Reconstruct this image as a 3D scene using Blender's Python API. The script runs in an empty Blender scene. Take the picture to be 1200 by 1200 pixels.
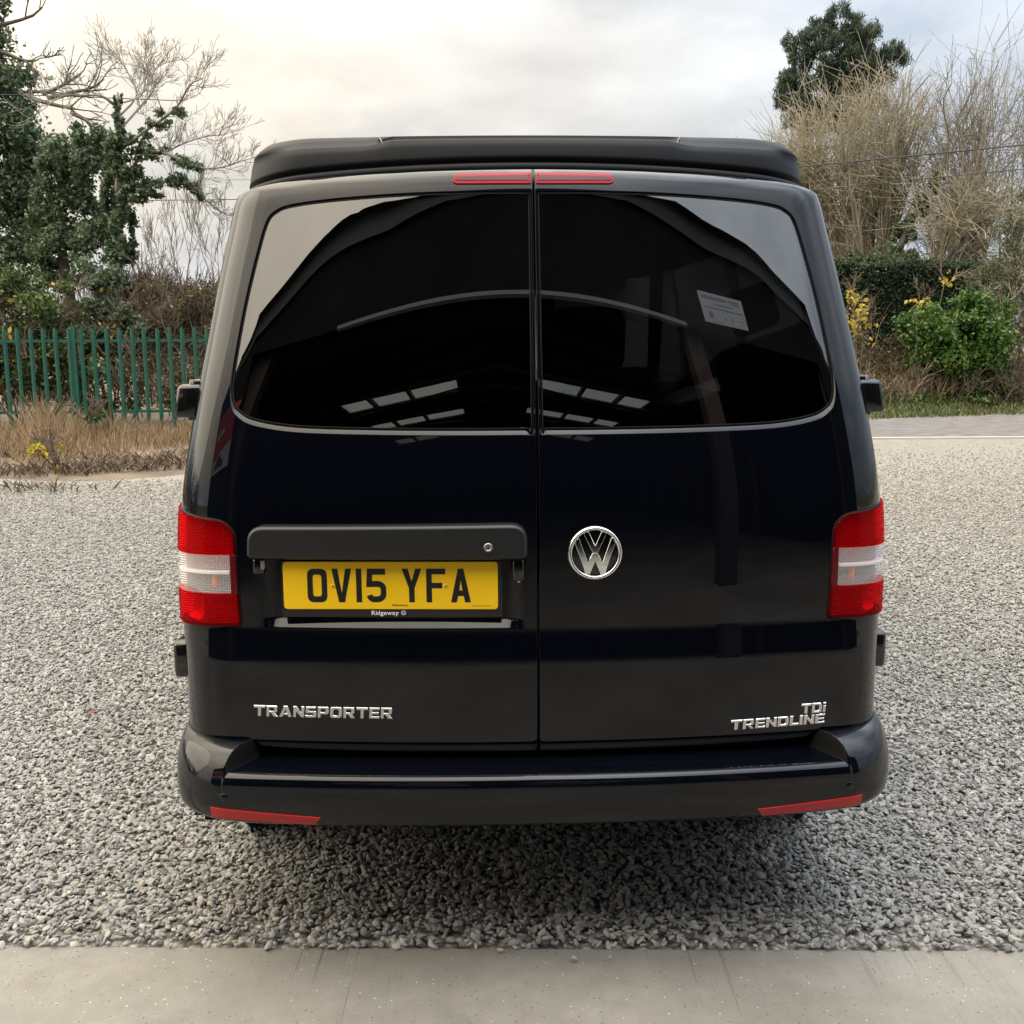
import bpy, bmesh, math, random
import numpy as np
from mathutils import Vector, Matrix
from mathutils.geometry import delaunay_2d_cdt, tessellate_polygon

# ------------------------------------------------------------------ scene, camera, sky, sun
SC = bpy.context.scene
COL = SC.collection
R = math.radians
FOC, PITCH, ROLL, CAMH = 1245.0, R(9.3), R(.33), 1.56      # focal length in pixels of a 1200 px frame
FW = np.array([0, math.cos(PITCH), -math.sin(PITCH)])
UP0 = np.array([0, math.sin(PITCH), math.cos(PITCH)]); RT0 = np.array([1., 0, 0])
RT = RT0 * math.cos(ROLL) - UP0 * math.sin(ROLL)
UP = UP0 * math.cos(ROLL) + RT * math.sin(ROLL)
cam = bpy.data.cameras.new('camera')
cam.sensor_fit = 'HORIZONTAL'; cam.sensor_width = 36; cam.lens = FOC / 1200 * 36
cam.clip_start = .05; cam.clip_end = 2000
cam_o = bpy.data.objects.new('camera', cam); COL.objects.link(cam_o)
cam_o.matrix_world = Matrix(((RT[0], UP[0], -FW[0], 0), (RT[1], UP[1], -FW[1], 0), (RT[2], UP[2], -FW[2], CAMH), (0, 0, 0, 1)))
SC.camera = cam_o
SC.view_settings.view_transform = 'Standard'; SC.view_settings.look = 'None'
SC.view_settings.exposure = .05; SC.view_settings.gamma = 1; SC.view_settings.use_curve_mapping = False
SC.cycles.max_bounces = 8; SC.cycles.transparent_max_bounces = 24
SC.cycles.caustics_reflective = False; SC.cycles.caustics_refractive = False

SUN_EL, SUN_AZ = R(25), R(-85)                             # azimuth from +Y towards +X
SUN_DIR = np.array([math.sin(SUN_AZ) * math.cos(SUN_EL), math.cos(SUN_AZ) * math.cos(SUN_EL), math.sin(SUN_EL)])

def make_world():
    w = bpy.data.worlds.new('World'); SC.world = w; w.use_nodes = True
    nt = w.node_tree; N = nt.nodes; L = nt.links; N.clear()
    out = N.new('ShaderNodeOutputWorld'); bg = N.new('ShaderNodeBackground'); bg.inputs['Strength'].default_value = .1
    L.new(bg.outputs[0], out.inputs[0])
    sky = N.new('ShaderNodeTexSky'); sky.sky_type = 'NISHITA'; sky.sun_disc = False
    sky.sun_elevation = SUN_EL; sky.sun_rotation = SUN_AZ; sky.dust_density = 2.0; sky.ozone_density = 2.0
    tc = N.new('ShaderNodeTexCoord'); sep = N.new('ShaderNodeSeparateXYZ'); L.new(tc.outputs['Generated'], sep.inputs[0])
    def math_(op, a, b=None, c=None, clamp=False):
        m = N.new('ShaderNodeMath'); m.operation = op; m.use_clamp = clamp
        for i, v in enumerate((a, b, c)):
            if v is None: continue
            if isinstance(v, (int, float)): m.inputs[i].default_value = v
            else: L.new(v, m.inputs[i])
        return m.outputs[0]
    def mix(f, a, b, blend='MIX'):
        m = N.new('ShaderNodeMix'); m.data_type = 'RGBA'; m.blend_type = blend
        for i, v in ((0, f), (6, a), (7, b)):
            if isinstance(v, (int, float)): m.inputs[i].default_value = v
            elif isinstance(v, tuple): m.inputs[i].default_value = (*v, 1)
            else: L.new(v, m.inputs[i])
        return m.outputs[2]
    z = math_('MAXIMUM', sep.outputs[2], 0.0)
    d = math_('ADD', z, .22)
    comb = N.new('ShaderNodeCombineXYZ')
    L.new(math_('DIVIDE', sep.outputs[0], d), comb.inputs[0]); L.new(math_('DIVIDE', sep.outputs[1], d), comb.inputs[1])
    n1 = N.new('ShaderNodeTexNoise'); n1.inputs['Scale'].default_value = 1.1; n1.inputs['Detail'].default_value = 6; n1.inputs['Roughness'].default_value = .55
    mp = N.new('ShaderNodeMapping'); mp.inputs['Location'].default_value = (3.1, .7, 0); L.new(comb.outputs[0], mp.inputs[0]); L.new(mp.outputs[0], n1.inputs['Vector'])
    n2 = N.new('ShaderNodeTexNoise'); n2.inputs['Scale'].default_value = 2.6; n2.inputs['Detail'].default_value = 5
    L.new(mp.outputs[0], n2.inputs['Vector'])
    # sunward glow behind the cloud
    dot = N.new('ShaderNodeVectorMath'); dot.operation = 'DOT_PRODUCT'; L.new(tc.outputs['Generated'], dot.inputs[0]); dot.inputs[1].default_value = tuple(SUN_DIR)
    glow = math_('POWER', math_('MAXIMUM', dot.outputs['Value'], 0.0), 2.2)
    side = math_('MULTIPLY_ADD', sep.outputs[0], -1.25, .52, clamp=True)        # the western half is warmer
    cloudcol = mix(side, (.90, .97, 1.06), (1.10, .985, .82))
    cloudcol = mix(math_('MULTIPLY', glow, 1.1, clamp=True), cloudcol, (1.13, 1.02, .80))
    low = N.new('ShaderNodeMapRange'); low.inputs['From Min'].default_value = .02; low.inputs['From Max'].default_value = .13; low.inputs['To Min'].default_value = .75; low.inputs['To Max'].default_value = 0; L.new(z, low.inputs['Value'])
    cloudcol = mix(low.outputs[0], cloudcol, (.86, .96, 1.16))                # cold and bluish low down
    shade = math_('MULTIPLY_ADD', n2.outputs[0], .85, .57)
    lum = math_('MULTIPLY', math_('MULTIPLY_ADD', math_('POWER', z, 2.0), 5.4, .62), shade)    # overcast: brighter overhead than at the horizon
    lum = math_('ADD', lum, math_('MULTIPLY', glow, .98))
    lum10 = math_('MULTIPLY', lum, 10.0)
    ccol = N.new('ShaderNodeVectorMath'); ccol.operation = 'SCALE'; L.new(cloudcol, ccol.inputs[0]); L.new(lum10, ccol.inputs['Scale'])
    # cover: nearly closed, opening to blue low down and away from the sun
    cov = N.new('ShaderNodeMapRange'); cov.inputs['From Min'].default_value = .34; cov.inputs['From Max'].default_value = .56
    L.new(math_('ADD', n1.outputs[0], math_('MULTIPLY_ADD', side, .20, -.05)), cov.inputs['Value'])
    cov.inputs['To Min'].default_value = .45; cov.inputs['To Max'].default_value = 1.0
    blue = mix(1.0, sky.outputs[0], (1.3, 1.35, 1.45), 'MULTIPLY')
    L.new(mix(cov.outputs[0], blue, ccol.outputs[0]), bg.inputs['Color'])
make_world()
sun = bpy.data.lights.new('sun', 'SUN'); sun.energy = 1.0; sun.angle = R(48); sun.color = (1, .90, .76)
sun_o = bpy.data.objects.new('sun', sun); COL.objects.link(sun_o)
sun_o.rotation_euler = Vector(SUN_DIR).to_track_quat('Z', 'Y').to_euler()

# ------------------------------------------------------------------ helpers
def ray_dir(px, py):
    d = FW + RT * (px - 600) / FOC - UP * (py - 600) / FOC
    return d
def at(px, py, Y):
    d = ray_dir(px, py); k = Y / d[1]
    return np.array([d[0] * k, Y, CAMH + d[2] * k])
def sm(u):
    u = np.clip(u, 0, 1); return u * u * (3 - 2 * u)
def link(o, parent=None):
    COL.objects.link(o)
    if parent is not None: o.parent = parent
    return o
def tag(o, label=None, cat=None, group=None, kind=None):
    if label: o['label'] = label
    if cat: o['category'] = cat
    if group: o['group'] = group
    if kind: o['kind'] = kind
    return o
def empty(name, loc=(0, 0, 0), rz=0):
    o = bpy.data.objects.new(name, None); o.location = loc; o.rotation_euler = (0, 0, rz); o.empty_display_size = .2
    return link(o)
def mesh_obj(name, V, F, mats, parent=None, smooth=False, normals=None, uv=None, fmat=None):
    me = bpy.data.meshes.new(name)
    V = np.asarray(V, float)
    if isinstance(F, np.ndarray):
        n, k = F.shape
        me.vertices.add(len(V)); me.vertices.foreach_set('co', V.astype(np.float32).ravel())
        me.loops.add(n * k); me.loops.foreach_set('vertex_index', F.astype(np.int32).ravel())
        me.polygons.add(n); me.polygons.foreach_set('loop_start', np.arange(0, n * k, k, dtype=np.int32))
        me.update(calc_edges=True); me.validate()
    else:
        me.from_pydata([tuple(v) for v in V], [], [tuple(f) for f in F]); me.update()
    for m in (mats if isinstance(mats, (list, tuple)) else [mats]): me.materials.append(m)
    if fmat is not None: me.polygons.foreach_set('material_index', np.asarray(fmat, np.int32))
    if smooth: me.polygons.foreach_set('use_smooth', np.ones(len(me.polygons), bool))
    if uv is not None:
        l = me.uv_layers.new(name='UVMap'); idx = np.empty(len(me.loops), np.int32); me.loops.foreach_get('vertex_index', idx)
        l.data.foreach_set('uv', np.asarray(uv, np.float32)[idx].ravel())
    if normals is not None:
        me.normals_split_custom_set_from_vertices([tuple(n) for n in normals])
    return link(bpy.data.objects.new(name, me), parent)
class MB:
    """collects boxes, tubes and grids into one mesh"""
    def __init__(s): s.V = []; s.F = []; s.n = 0
    def add(s, V, F):
        s.V += [tuple(map(float, v)) for v in V]; s.F += [tuple(int(i) + s.n for i in f) for f in F]; s.n = len(s.V); return s
    def box(s, a, b, bev=0.0):
        bm = bmesh.new(); bmesh.ops.create_cube(bm, size=1)
        for v in bm.verts: v.co = Vector([(a[i] + b[i]) / 2 + v.co[i] * (b[i] - a[i]) for i in range(3)])
        if bev: bmesh.ops.bevel(bm, geom=bm.edges[:], offset=bev, segments=2, affect='EDGES', profile=.5)
        bm.verts.index_update(); s.add([v.co[:] for v in bm.verts], [[v.index for v in f.verts] for f in bm.faces]); bm.free(); return s
    def tube(s, pts, rad, k=6, cap=True):
        pts = [np.asarray(p, float) for p in pts]; rads = rad if isinstance(rad, (list, tuple)) else [rad] * len(pts)
        V = []; F = []; ref = None
        for i, p in enumerate(pts):
            t = pts[min(i + 1, len(pts) - 1)] - pts[max(i - 1, 0)]; t = t / (np.linalg.norm(t) + 1e-12)
            if ref is None: ref = np.array([0, 0, 1.]) if abs(t[2]) < .9 else np.array([1., 0, 0])
            u = np.cross(t, ref); u /= np.linalg.norm(u) + 1e-12; v = np.cross(u, t); ref = v
            for j in range(k):
                a = 2 * math.pi * j / k; V.append(p + rads[i] * (math.cos(a) * u + math.sin(a) * v))
        for i in range(len(pts) - 1):
            for j in range(k):
                F.append((i * k + j, (i + 1) * k + j, (i + 1) * k + (j + 1) % k, i * k + (j + 1) % k))
        if cap: F.append(tuple(range(k))); F.append(tuple(range((len(pts) - 1) * k, len(pts) * k))[::-1])
        return s.add(V, F)
    def lathe(s, prof, k=24, axis='x', c=(0, 0, 0)):
        V = []; F = []
        for (r, h) in prof:
            for j in range(k):
                a = 2 * math.pi * j / k; p = (h, r * math.cos(a), r * math.sin(a)) if axis == 'x' else ((r * math.cos(a), h, r * math.sin(a)) if axis == 'y' else (r * math.cos(a), r * math.sin(a), h))
                V.append(np.add(p, c))
        for i in range(len(prof) - 1):
            for j in range(k): F.append((i * k + j, i * k + (j + 1) % k, (i + 1) * k + (j + 1) % k, (i + 1) * k + j))
        return s.add(V, F)
    def build(s, name, mat, parent=None, smooth=False):
        return mesh_obj(name, s.V, s.F, mat, parent, smooth)
def grid_faces(nr, nc, close=False):
    F = []
    for i in range(nr - 1):
        for j in range(nc if close else nc - 1): F.append((i * nc + j, i * nc + (j + 1) % nc, (i + 1) * nc + (j + 1) % nc, (i + 1) * nc + j))
    return F

# ------------------------------------------------------------------ materials
class NT:
    def __init__(s, name):
        s.m = bpy.data.materials.new(name); s.m.use_nodes = True; s.t = s.m.node_tree; s.N = s.t.nodes; s.L = s.t.links; s.N.clear()
        s.out = s.N.new('ShaderNodeOutputMaterial')
    def n(s, typ, **kw):
        x = s.N.new(typ)
        for k, v in kw.items():
            if hasattr(x, k): setattr(x, k, v)
        return x
    def set(s, sock, v):
        if isinstance(v, (int, float)): sock.default_value = v
        elif isinstance(v, tuple): sock.default_value = (*v, 1) if len(v) == 3 and sock.type == 'RGBA' else v
        else: s.L.new(v, sock)
    def math(s, op, a, b=None, c=None, clamp=False):
        m = s.N.new('ShaderNodeMath'); m.operation = op; m.use_clamp = clamp
        for i, v in enumerate((a, b, c)):
            if v is not None: s.set(m.inputs[i], v)
        return m.outputs[0]
    def mix(s, f, a, b, blend='MIX'):
        m = s.N.new('ShaderNodeMix'); m.data_type = 'RGBA'; m.blend_type = blend
        s.set(m.inputs[0], f); s.set(m.inputs[6], a); s.set(m.inputs[7], b); return m.outputs[2]
    def coord(s, which='Object'): return s.n('ShaderNodeTexCoord').outputs[which]
    def mapping(s, v, scale=(1, 1, 1), rot=(0, 0, 0)):
        m = s.n('ShaderNodeMapping'); m.inputs['Scale'].default_value = scale; m.inputs['Rotation'].default_value = rot; s.L.new(v, m.inputs[0]); return m.outputs[0]
    def noise(s, v, scale, detail=4, rough=.5):
        x = s.n('ShaderNodeTexNoise'); x.inputs['Scale'].default_value = scale; x.inputs['Detail'].default_value = detail; x.inputs['Roughness'].default_value = rough
        s.L.new(v, x.inputs['Vector']); return x.outputs[0]
    def ramp(s, f, stops):
        r = s.n('ShaderNodeValToRGB'); e = r.color_ramp.elements
        while len(e) < len(stops): e.new(.5)
        for el, (p, c) in zip(e, stops): el.position = p; el.color = (*c, 1) if len(c) == 3 else c
        s.L.new(f, r.inputs[0]); return r.outputs[0]
    def bump(s, h, dist=.01, strength=1.0):
        b = s.n('ShaderNodeBump'); b.inputs['Distance'].default_value = dist; b.inputs['Strength'].default_value = strength; s.L.new(h, b.inputs['Height']); return b.outputs[0]
    def bsdf(s, color=(.5, .5, .5), rough=.5, metal=0, normal=None, spec=.5, coat=0, coat_rough=.03, ior=1.5, coat_ior=1.5):
        p = s.n('ShaderNodeBsdfPrincipled'); s.set(p.inputs['Base Color'], color); s.set(p.inputs['Roughness'], rough); s.set(p.inputs['Metallic'], metal)
        p.inputs['Specular IOR Level'].default_value = spec; p.inputs['IOR'].default_value = ior
        p.inputs['Coat Weight'].default_value = coat; p.inputs['Coat Roughness'].default_value = coat_rough; p.inputs['Coat IOR'].default_value = coat_ior
        if normal is not None: s.L.new(normal, p.inputs['Normal'])
        return p.outputs[0]
    def done(s, sh): s.L.new(sh, s.out.inputs[0]); return s.m
def simple(name, color, rough=.5, metal=0, spec=.5, **kw):
    t = NT(name); return t.done(t.bsdf(color, rough, metal, spec=spec, **kw))
def mottled(name, c1, c2, scale, rough=.7, bump=0.0, spec=.4, detail=5, metal=0):
    t = NT(name); v = t.coord(); n = t.noise(v, scale, detail)
    return t.done(t.bsdf(t.ramp(n, [(.3, c1), (.7, c2)]), rough, metal, t.bump(t.noise(v, scale * 3, 4), bump) if bump else None, spec))
def leafy(name, stops, trans=.3, rough=.55):
    t = NT(name); g = t.n('ShaderNodeNewGeometry'); c = t.ramp(g.outputs['Random Per Island'], stops)
    n = t.noise(t.coord(), .9, 3); c = t.mix(t.math('MULTIPLY_ADD', n, 1.2, -.25, clamp=True), t.mix(1.0, c, (.6, .62, .6), 'MULTIPLY'), c)
    b = t.bsdf(c, rough, spec=.35); tr = t.n('ShaderNodeBsdfTranslucent'); t.L.new(c, tr.inputs[0])
    m = t.n('ShaderNodeMixShader'); m.inputs[0].default_value = trans; t.L.new(b, m.inputs[1]); t.L.new(tr.outputs[0], m.inputs[2])
    return t.done(m.outputs[0])
def glassy(name, tint, ior=1.5, rough=0.0, face=.0):
    """thin tinted pane: what is behind shows through the tint, the surface mirrors by its Fresnel"""
    t = NT(name); tr = t.n('ShaderNodeBsdfTransparent'); tr.inputs[0].default_value = (*tint, 1)
    gl = t.n('ShaderNodeBsdfGlossy'); gl.inputs['Roughness'].default_value = rough
    fr = t.n('ShaderNodeFresnel'); fr.inputs['IOR'].default_value = ior
    m = t.n('ShaderNodeMixShader'); t.L.new(fr.outputs[0], m.inputs[0]); t.L.new(tr.outputs[0], m.inputs[1]); t.L.new(gl.outputs[0], m.inputs[2])
    return t.done(m.outputs[0])

def lens(name, tint, col, k):
    """moulded lamp lens: partly see-through, partly scattering in its fine prisms"""
    t = NT(name); uv = t.coord(); tr = t.n('ShaderNodeBsdfTransparent'); tr.inputs[0].default_value = (*tint, 1)
    b = t.bsdf(col, .12, spec=.5); m = t.n('ShaderNodeMixShader'); m.inputs[0].default_value = k; t.L.new(tr.outputs[0], m.inputs[1]); t.L.new(b, m.inputs[2])
    return t.done(m.outputs[0])
M = {}
M['paint'] = simple('black_paint', (.0020, .0026, .0050), .4, 0, spec=0, coat=1, coat_rough=.006, coat_ior=1.46)
M['matt_black'] = simple('matt_black_plastic', (.014, .015, .017), .38, spec=.45)
M['gloss_black'] = simple('gloss_black_plastic', (.006, .006, .007), .06, spec=.7)
M['rubber'] = simple('black_rubber', (.006, .006, .006), .6, spec=.25)
M['dark'] = simple('dull_black', (.006, .006, .006), .8, spec=.1)
def _pt():
    t = NT('textured_roof_plastic'); v = t.coord(); return t.done(t.bsdf((.0075, .0082, .0098), .42, normal=t.bump(t.noise(v, 300, 2), .0003), spec=.08))
M['poptop'] = _pt()
M['tint_glass'] = glassy('privacy_glass', (.075, .085, .092), 2.3)
M['side_glass'] = glassy('side_glass', (.10, .11, .11), 1.6)
M['clear_glass'] = glassy('clear_glass', (.75, .8, .78), 1.5)
M['red_lens'] = lens('red_lens', (.88, .011, .021), (.82, .010, .020), .10)
M['dark_red_lens'] = simple('dark_red_plastic', (.10, .003, .007), .15, spec=.4)
M['clear_lens'] = lens('clear_lens', (.95, .95, .95), (.90, .90, .91), .22)
M['red_reflector'] = simple('red_reflector', (.42, .008, .012), .25, spec=.5)
M['chrome'] = simple('chrome', (.85, .86, .88), .07, 1)
M['satin_chrome'] = simple('satin_chrome', (.64, .64, .65), .2, 1)
M['steel'] = simple('lock_steel', (.35, .36, .37), .35, 1)
M['amber'] = simple('amber_bulb', (.95, .32, .02), .25)
M['plate_yellow'] = simple('plate_yellow', (.96, .60, .010), .22, spec=.4)
M['plate_black'] = simple('plate_black', (.008, .008, .008), .35)
M['white_print'] = simple('white_print', (.8, .8, .82), .5)
M['blue_print'] = simple('blue_print', (.16, .22, .55), .5)
M['sticker'] = simple('tint_dimmed_paper', (.040, .044, .052), .5)  # paper coloured dark as if seen through the tinted glass
M['grey_print'] = simple('grey_print', (.010, .0105, .012), .5)
M['cloth'] = mottled('dark_seat_cloth', (.012, .012, .013), (.03, .03, .032), 40, .9)
M['alloy'] = simple('alloy', (.55, .55, .56), .3, 1)
def _refl(nm, col, rg, mt):
    t = NT(nm); uv = t.coord('UV')
    sp = t.n('ShaderNodeSeparateXYZ'); t.L.new(uv, sp.inputs[0])
    k = 2 * math.pi / .0062
    a = t.math('SINE', t.math('MULTIPLY', sp.outputs[0], k)); b = t.math('SINE', t.math('MULTIPLY', sp.outputs[1], k))
    h = t.math('ADD', a, b)
    return t.done(t.bsdf((col, col, col), rg, mt, t.bump(h, .0011)))
M['lamp_reflector'] = _refl('lamp_reflector', .92, .22, .8); M['lamp_reflector_soft'] = _refl('lamp_reflector_soft', .72, .35, .5); M['lamp_web'] = _refl('lamp_web', .36, .4, 0)

# ground materials
def _concrete():
    t = NT('worn_concrete'); v = t.coord()
    n = t.noise(v, 1.3, 6); n2 = t.noise(v, 14, 6, .65); c = t.ramp(n, [(.3, (.170, .162, .147)), (.72, (.275, .262, .238))])
    c = t.mix(t.math('MULTIPLY_ADD', n2, 1.5, -.35, clamp=True), t.mix(1.0, c, (.74, .73, .71), 'MULTIPLY'), c); c = t.mix(t.math('MULTIPLY_ADD', t.noise(v, 120, 3, .7), 2.0, -.75, clamp=True), c, t.mix(1.0, c, (1.22, 1.2, 1.17), 'MULTIPLY'))
    # tamping streaks running across the edge at a slant
    sv = t.mapping(v, (60, .9, 1), (0, 0, R(-3))); s = t.noise(sv, 1.0, 3, .5)
    st = t.ramp(s, [(.60, (0, 0, 0)), (.70, (1, 1, 1))])
    patch = t.ramp(t.noise(v, 2.2, 2), [(.48, (0, 0, 0)), (.62, (1, 1, 1))])
    stm = t.math('MULTIPLY', st, t.math('MULTIPLY', patch, .34)); c = t.mix(stm, c, (.10, .093, .085))
    vo = t.n('ShaderNodeTexVoronoi'); vo.inputs['Scale'].default_value = 75; t.L.new(v, vo.inputs['Vector'])
    sp = t.math('LESS_THAN', vo.outputs['Distance'], .16); wn = t.math('GREATER_THAN', t.n('ShaderNodeSeparateColor').outputs[0], .5)
    sc = t.n('ShaderNodeSeparateColor'); t.L.new(vo.outputs['Color'], sc.inputs[0])
    c = t.mix(t.math('MULTIPLY', sp, t.math('GREATER_THAN', sc.outputs[0], .90)), c, (.46, .45, .43))
    c = t.mix(t.math('MULTIPLY', sp, t.math('LESS_THAN', sc.outputs[0], .24)), c, (.075, .068, .06))
    h = t.math('SUBTRACT', t.math('MULTIPLY', n2, .4), stm)
    return t.done(t.bsdf(c, .85, normal=t.bump(h, .006), spec=.25))
M['concrete'] = _concrete()
def _stone():
    t = NT('limestone_chippings'); oi = t.n('ShaderNodeObjectInfo')
    c = t.ramp(oi.outputs['Random'], [(0, (.215, .217, .220)), (.22, (.295, .297, .298)), (.55, (.365, .365, .360)), (.85, (.46, .458, .445)), (.97, (.44, .40, .34)), (1, (.60, .59, .57))])
    n = t.noise(t.coord(), 3.0, 4, .6); c = t.mix(t.math('MULTIPLY', n, .6), c, t.mix(1.0, c, (.62, .61, .6), 'MULTIPLY'))
    # dustier and browner with distance from the hard standing
    g = t.n('ShaderNodeNewGeometry'); sp = t.n('ShaderNodeSeparateXYZ'); t.L.new(g.outputs['Position'], sp.inputs[0])
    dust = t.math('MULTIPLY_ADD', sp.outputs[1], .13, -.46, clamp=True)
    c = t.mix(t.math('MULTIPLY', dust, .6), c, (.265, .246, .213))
    wv = t.mapping(g.outputs['Position'], (1, .45, 1)); c = t.mix(t.math('MULTIPLY_ADD', t.noise(wv, 1.1, 4, .6), 1.7, -.55, clamp=True), t.mix(1.0, c, (.80, .79, .77), 'MULTIPLY'), c)
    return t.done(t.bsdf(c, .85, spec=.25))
M['stone'] = _stone()
def _gravel():
    t = NT('gravel_bed'); v = t.coord()
    vo = t.n('ShaderNodeTexVoronoi'); vo.inputs['Scale'].default_value = 42; t.L.new(v, vo.inputs['Vector'])
    sc = t.n('ShaderNodeSeparateColor'); t.L.new(vo.outputs['Color'], sc.inputs[0])
    c = t.ramp(sc.outputs[0], [(0, (.15, .145, .135)), (.5, (.30, .288, .265)), (1, (.47, .45, .415))])
    gap = t.ramp(vo.outputs['Distance'], [(.35, (1, 1, 1)), (.75, (.30, .29, .28))]); c = t.mix(1.0, c, gap, 'MULTIPLY')
    sp = t.n('ShaderNodeSeparateXYZ'); t.L.new(v, sp.inputs[0])
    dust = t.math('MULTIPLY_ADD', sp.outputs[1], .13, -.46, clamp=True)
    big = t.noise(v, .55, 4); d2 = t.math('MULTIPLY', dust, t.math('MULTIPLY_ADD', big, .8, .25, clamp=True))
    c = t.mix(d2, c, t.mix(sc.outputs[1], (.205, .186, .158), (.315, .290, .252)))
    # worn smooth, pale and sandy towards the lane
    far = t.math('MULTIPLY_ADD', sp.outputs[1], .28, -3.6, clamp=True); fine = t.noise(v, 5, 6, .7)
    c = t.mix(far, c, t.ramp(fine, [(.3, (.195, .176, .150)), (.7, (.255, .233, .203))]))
    h = t.math('MULTIPLY', vo.outputs['Distance'], -1.0)
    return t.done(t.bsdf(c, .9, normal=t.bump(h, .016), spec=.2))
M['gravel'] = _gravel()
M['asphalt'] = mottled('worn_asphalt', (.085, .077, .078), (.155, .14, .136), 3.5, .9, .004, detail=9)
M['soil'] = mottled('scrub_soil', (.07, .052, .036), (.19, .145, .10), 1.6, .95, .02, detail=8)
M['field'] = mottled('rough_grassland', (.05, .06, .025), (.11, .105, .05), .4, .95)

# ------------------------------------------------------------------ the ground
def sheet(name, pts, z, mat, label=None):
    o = mesh_obj(name, [(x, y, z) for x, y in pts], [tuple(range(len(pts)))], mat); o['kind'] = 'structure'
    if label: o['label'] = label
    return o
sheet('ground', [(-600, -300), (600, -300), (600, 900), (-600, 900)], -.09, M['field'])
E0, E1 = (-30, 2.53 + .0176 * 30), (30, 2.53 - .0176 * 30)     # edge of the hard standing, slightly out of square
rng = random.Random(4)
lft = [(-26 + 25.0 * i / 40, 12.3 + .5 * math.sin(i * .9) + rng.uniform(-.25, .25)) for i in range(41)]
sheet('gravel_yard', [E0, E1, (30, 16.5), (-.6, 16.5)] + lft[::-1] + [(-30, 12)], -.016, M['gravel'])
cm = MB(); cm.add([(-30, -22, .0), (30, -22, .0), (*E1, 0), (*E0, 0), (*E1, -.14), (*E0, -.14)], [(0, 1, 2, 3), (3, 2, 4, 5)])
ap = cm.build('concrete_apron', M['concrete']); ap['kind'] = 'structure'
sheet('scrub_ground', [(-60, 11.2), (-.2, 12.0), (-.4, 40), (-60, 40)], -.03, M['soil'])
ROADFAR = [(-.5, 18.2), (7, 20.5), (12, 22.0), (30, 27.4), (70, 39)]
sheet('road', [(-.5, 16.44), (70, 16.44)] + ROADFAR[::-1], -.004, M['asphalt'])
kb = MB().box((-.5, 16.34, -.06), (70, 16.44, .012)).build('kerb_edging', simple('pale_edging', (.42, .39, .355), .9)); kb['kind'] = 'structure'

# ------------------------------------------------------------------ the van: one smooth body surface S(t, z)
# t runs round the tail from the centre line to the sides, z is height; x is to the right and y forward, in the van's own frame
TA, TE, K0 = .74, 1.02, .20
_tt = np.linspace(0, TE, 2000); _th = K0 * _tt + (math.pi / 2 - K0 * TE) * sm((_tt - TA) / (TE - TA)); _dt = _tt[1] - _tt[0]
_PX = np.concatenate([[0], np.cumsum(np.cos((_th[1:] + _th[:-1]) / 2)) * _dt]); _PY = np.concatenate([[0], np.cumsum(np.sin((_th[1:] + _th[:-1]) / 2)) * _dt]); _W0 = _PX[-1]
ZW = np.array([.3, .60, .75, .95, 1.15, 1.35, 1.55, 1.7, 1.85, 1.95, 2.0]); WW = np.array([.915, .905, .905, .907, .896, .864, .828, .802, .772, .748, .715])
def herm(X, Y, q):
    m = np.gradient(Y, X); i = np.clip(np.searchsorted(X, q) - 1, 0, len(X) - 2); h = X[i + 1] - X[i]; u = (q - X[i]) / h
    return (2 * u**3 - 3 * u * u + 1) * Y[i] + (u**3 - 2 * u * u + u) * h * m[i] + (-2 * u**3 + 3 * u * u) * Y[i + 1] + (u**3 - u * u) * h * m[i + 1]
_zz = np.linspace(.2, 2.1, 761); _sl = .265 * sm((_zz - .98) / .62) + .75 * sm((_zz - 1.905) / .12) + 1.3 * sm((_zz - 1.948) / .022)      # lean of the tail
_Dt = np.cumsum(_sl) * (_zz[1] - _zz[0]); _Dt -= np.interp(.95, _zz, _Dt)
_k = np.hanning(61); _k /= _k.sum(); _Wt = np.convolve(np.pad(herm(ZW, WW, np.clip(_zz, .3, 2.0)), 30, mode='edge'), _k, 'valid')
def halfw(z): return np.interp(np.asarray(z, float), _zz, _Wt)
def disp(t, z):
    """pressed features of the doors, outward positive: swage step and number plate recess"""
    d = .011 * sm((.868 - z) / .098) * sm((.93 - np.abs(t)) / .12)
    d = d - .0165 * sm((t + .672) / .040) * sm((-.030 - t) / .045) * np.clip((z - .8635) / .0225, 0, 1) * sm((1.085 - z) / .03)
    d = d - .012 * sm((.578 - z) / .03)
    return d
def S0(t, z):
    t = np.asarray(t, float); z = np.asarray(z, float); a = np.abs(t); s = np.where(t >= 0, 1., -1.)
    x = np.interp(a, _tt, _PX); y = np.interp(a, _tt, _PY) + np.maximum(a - TE, 0)
    x = s * x * halfw(z) / _W0; y = y + np.interp(z + .06 * sm((z - 1.4) / .5) * x * x, _zz, _Dt)
    return np.stack([x, y, z + 0 * x], -1)
def _norm(f, t, z):
    e = 1.5e-3; n = np.cross(f(t + e, z) - f(t - e, z), f(t, z + e) - f(t, z - e)); return n / np.linalg.norm(n, axis=-1, keepdims=True)
def N0(t, z): return _norm(S0, np.asarray(t, float), np.asarray(z, float))
def SD(t, z): return S0(t, z) + N0(t, z) * disp(t, z)[..., None]
def ND(t, z): return _norm(SD, np.asarray(t, float), np.asarray(z, float))

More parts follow.
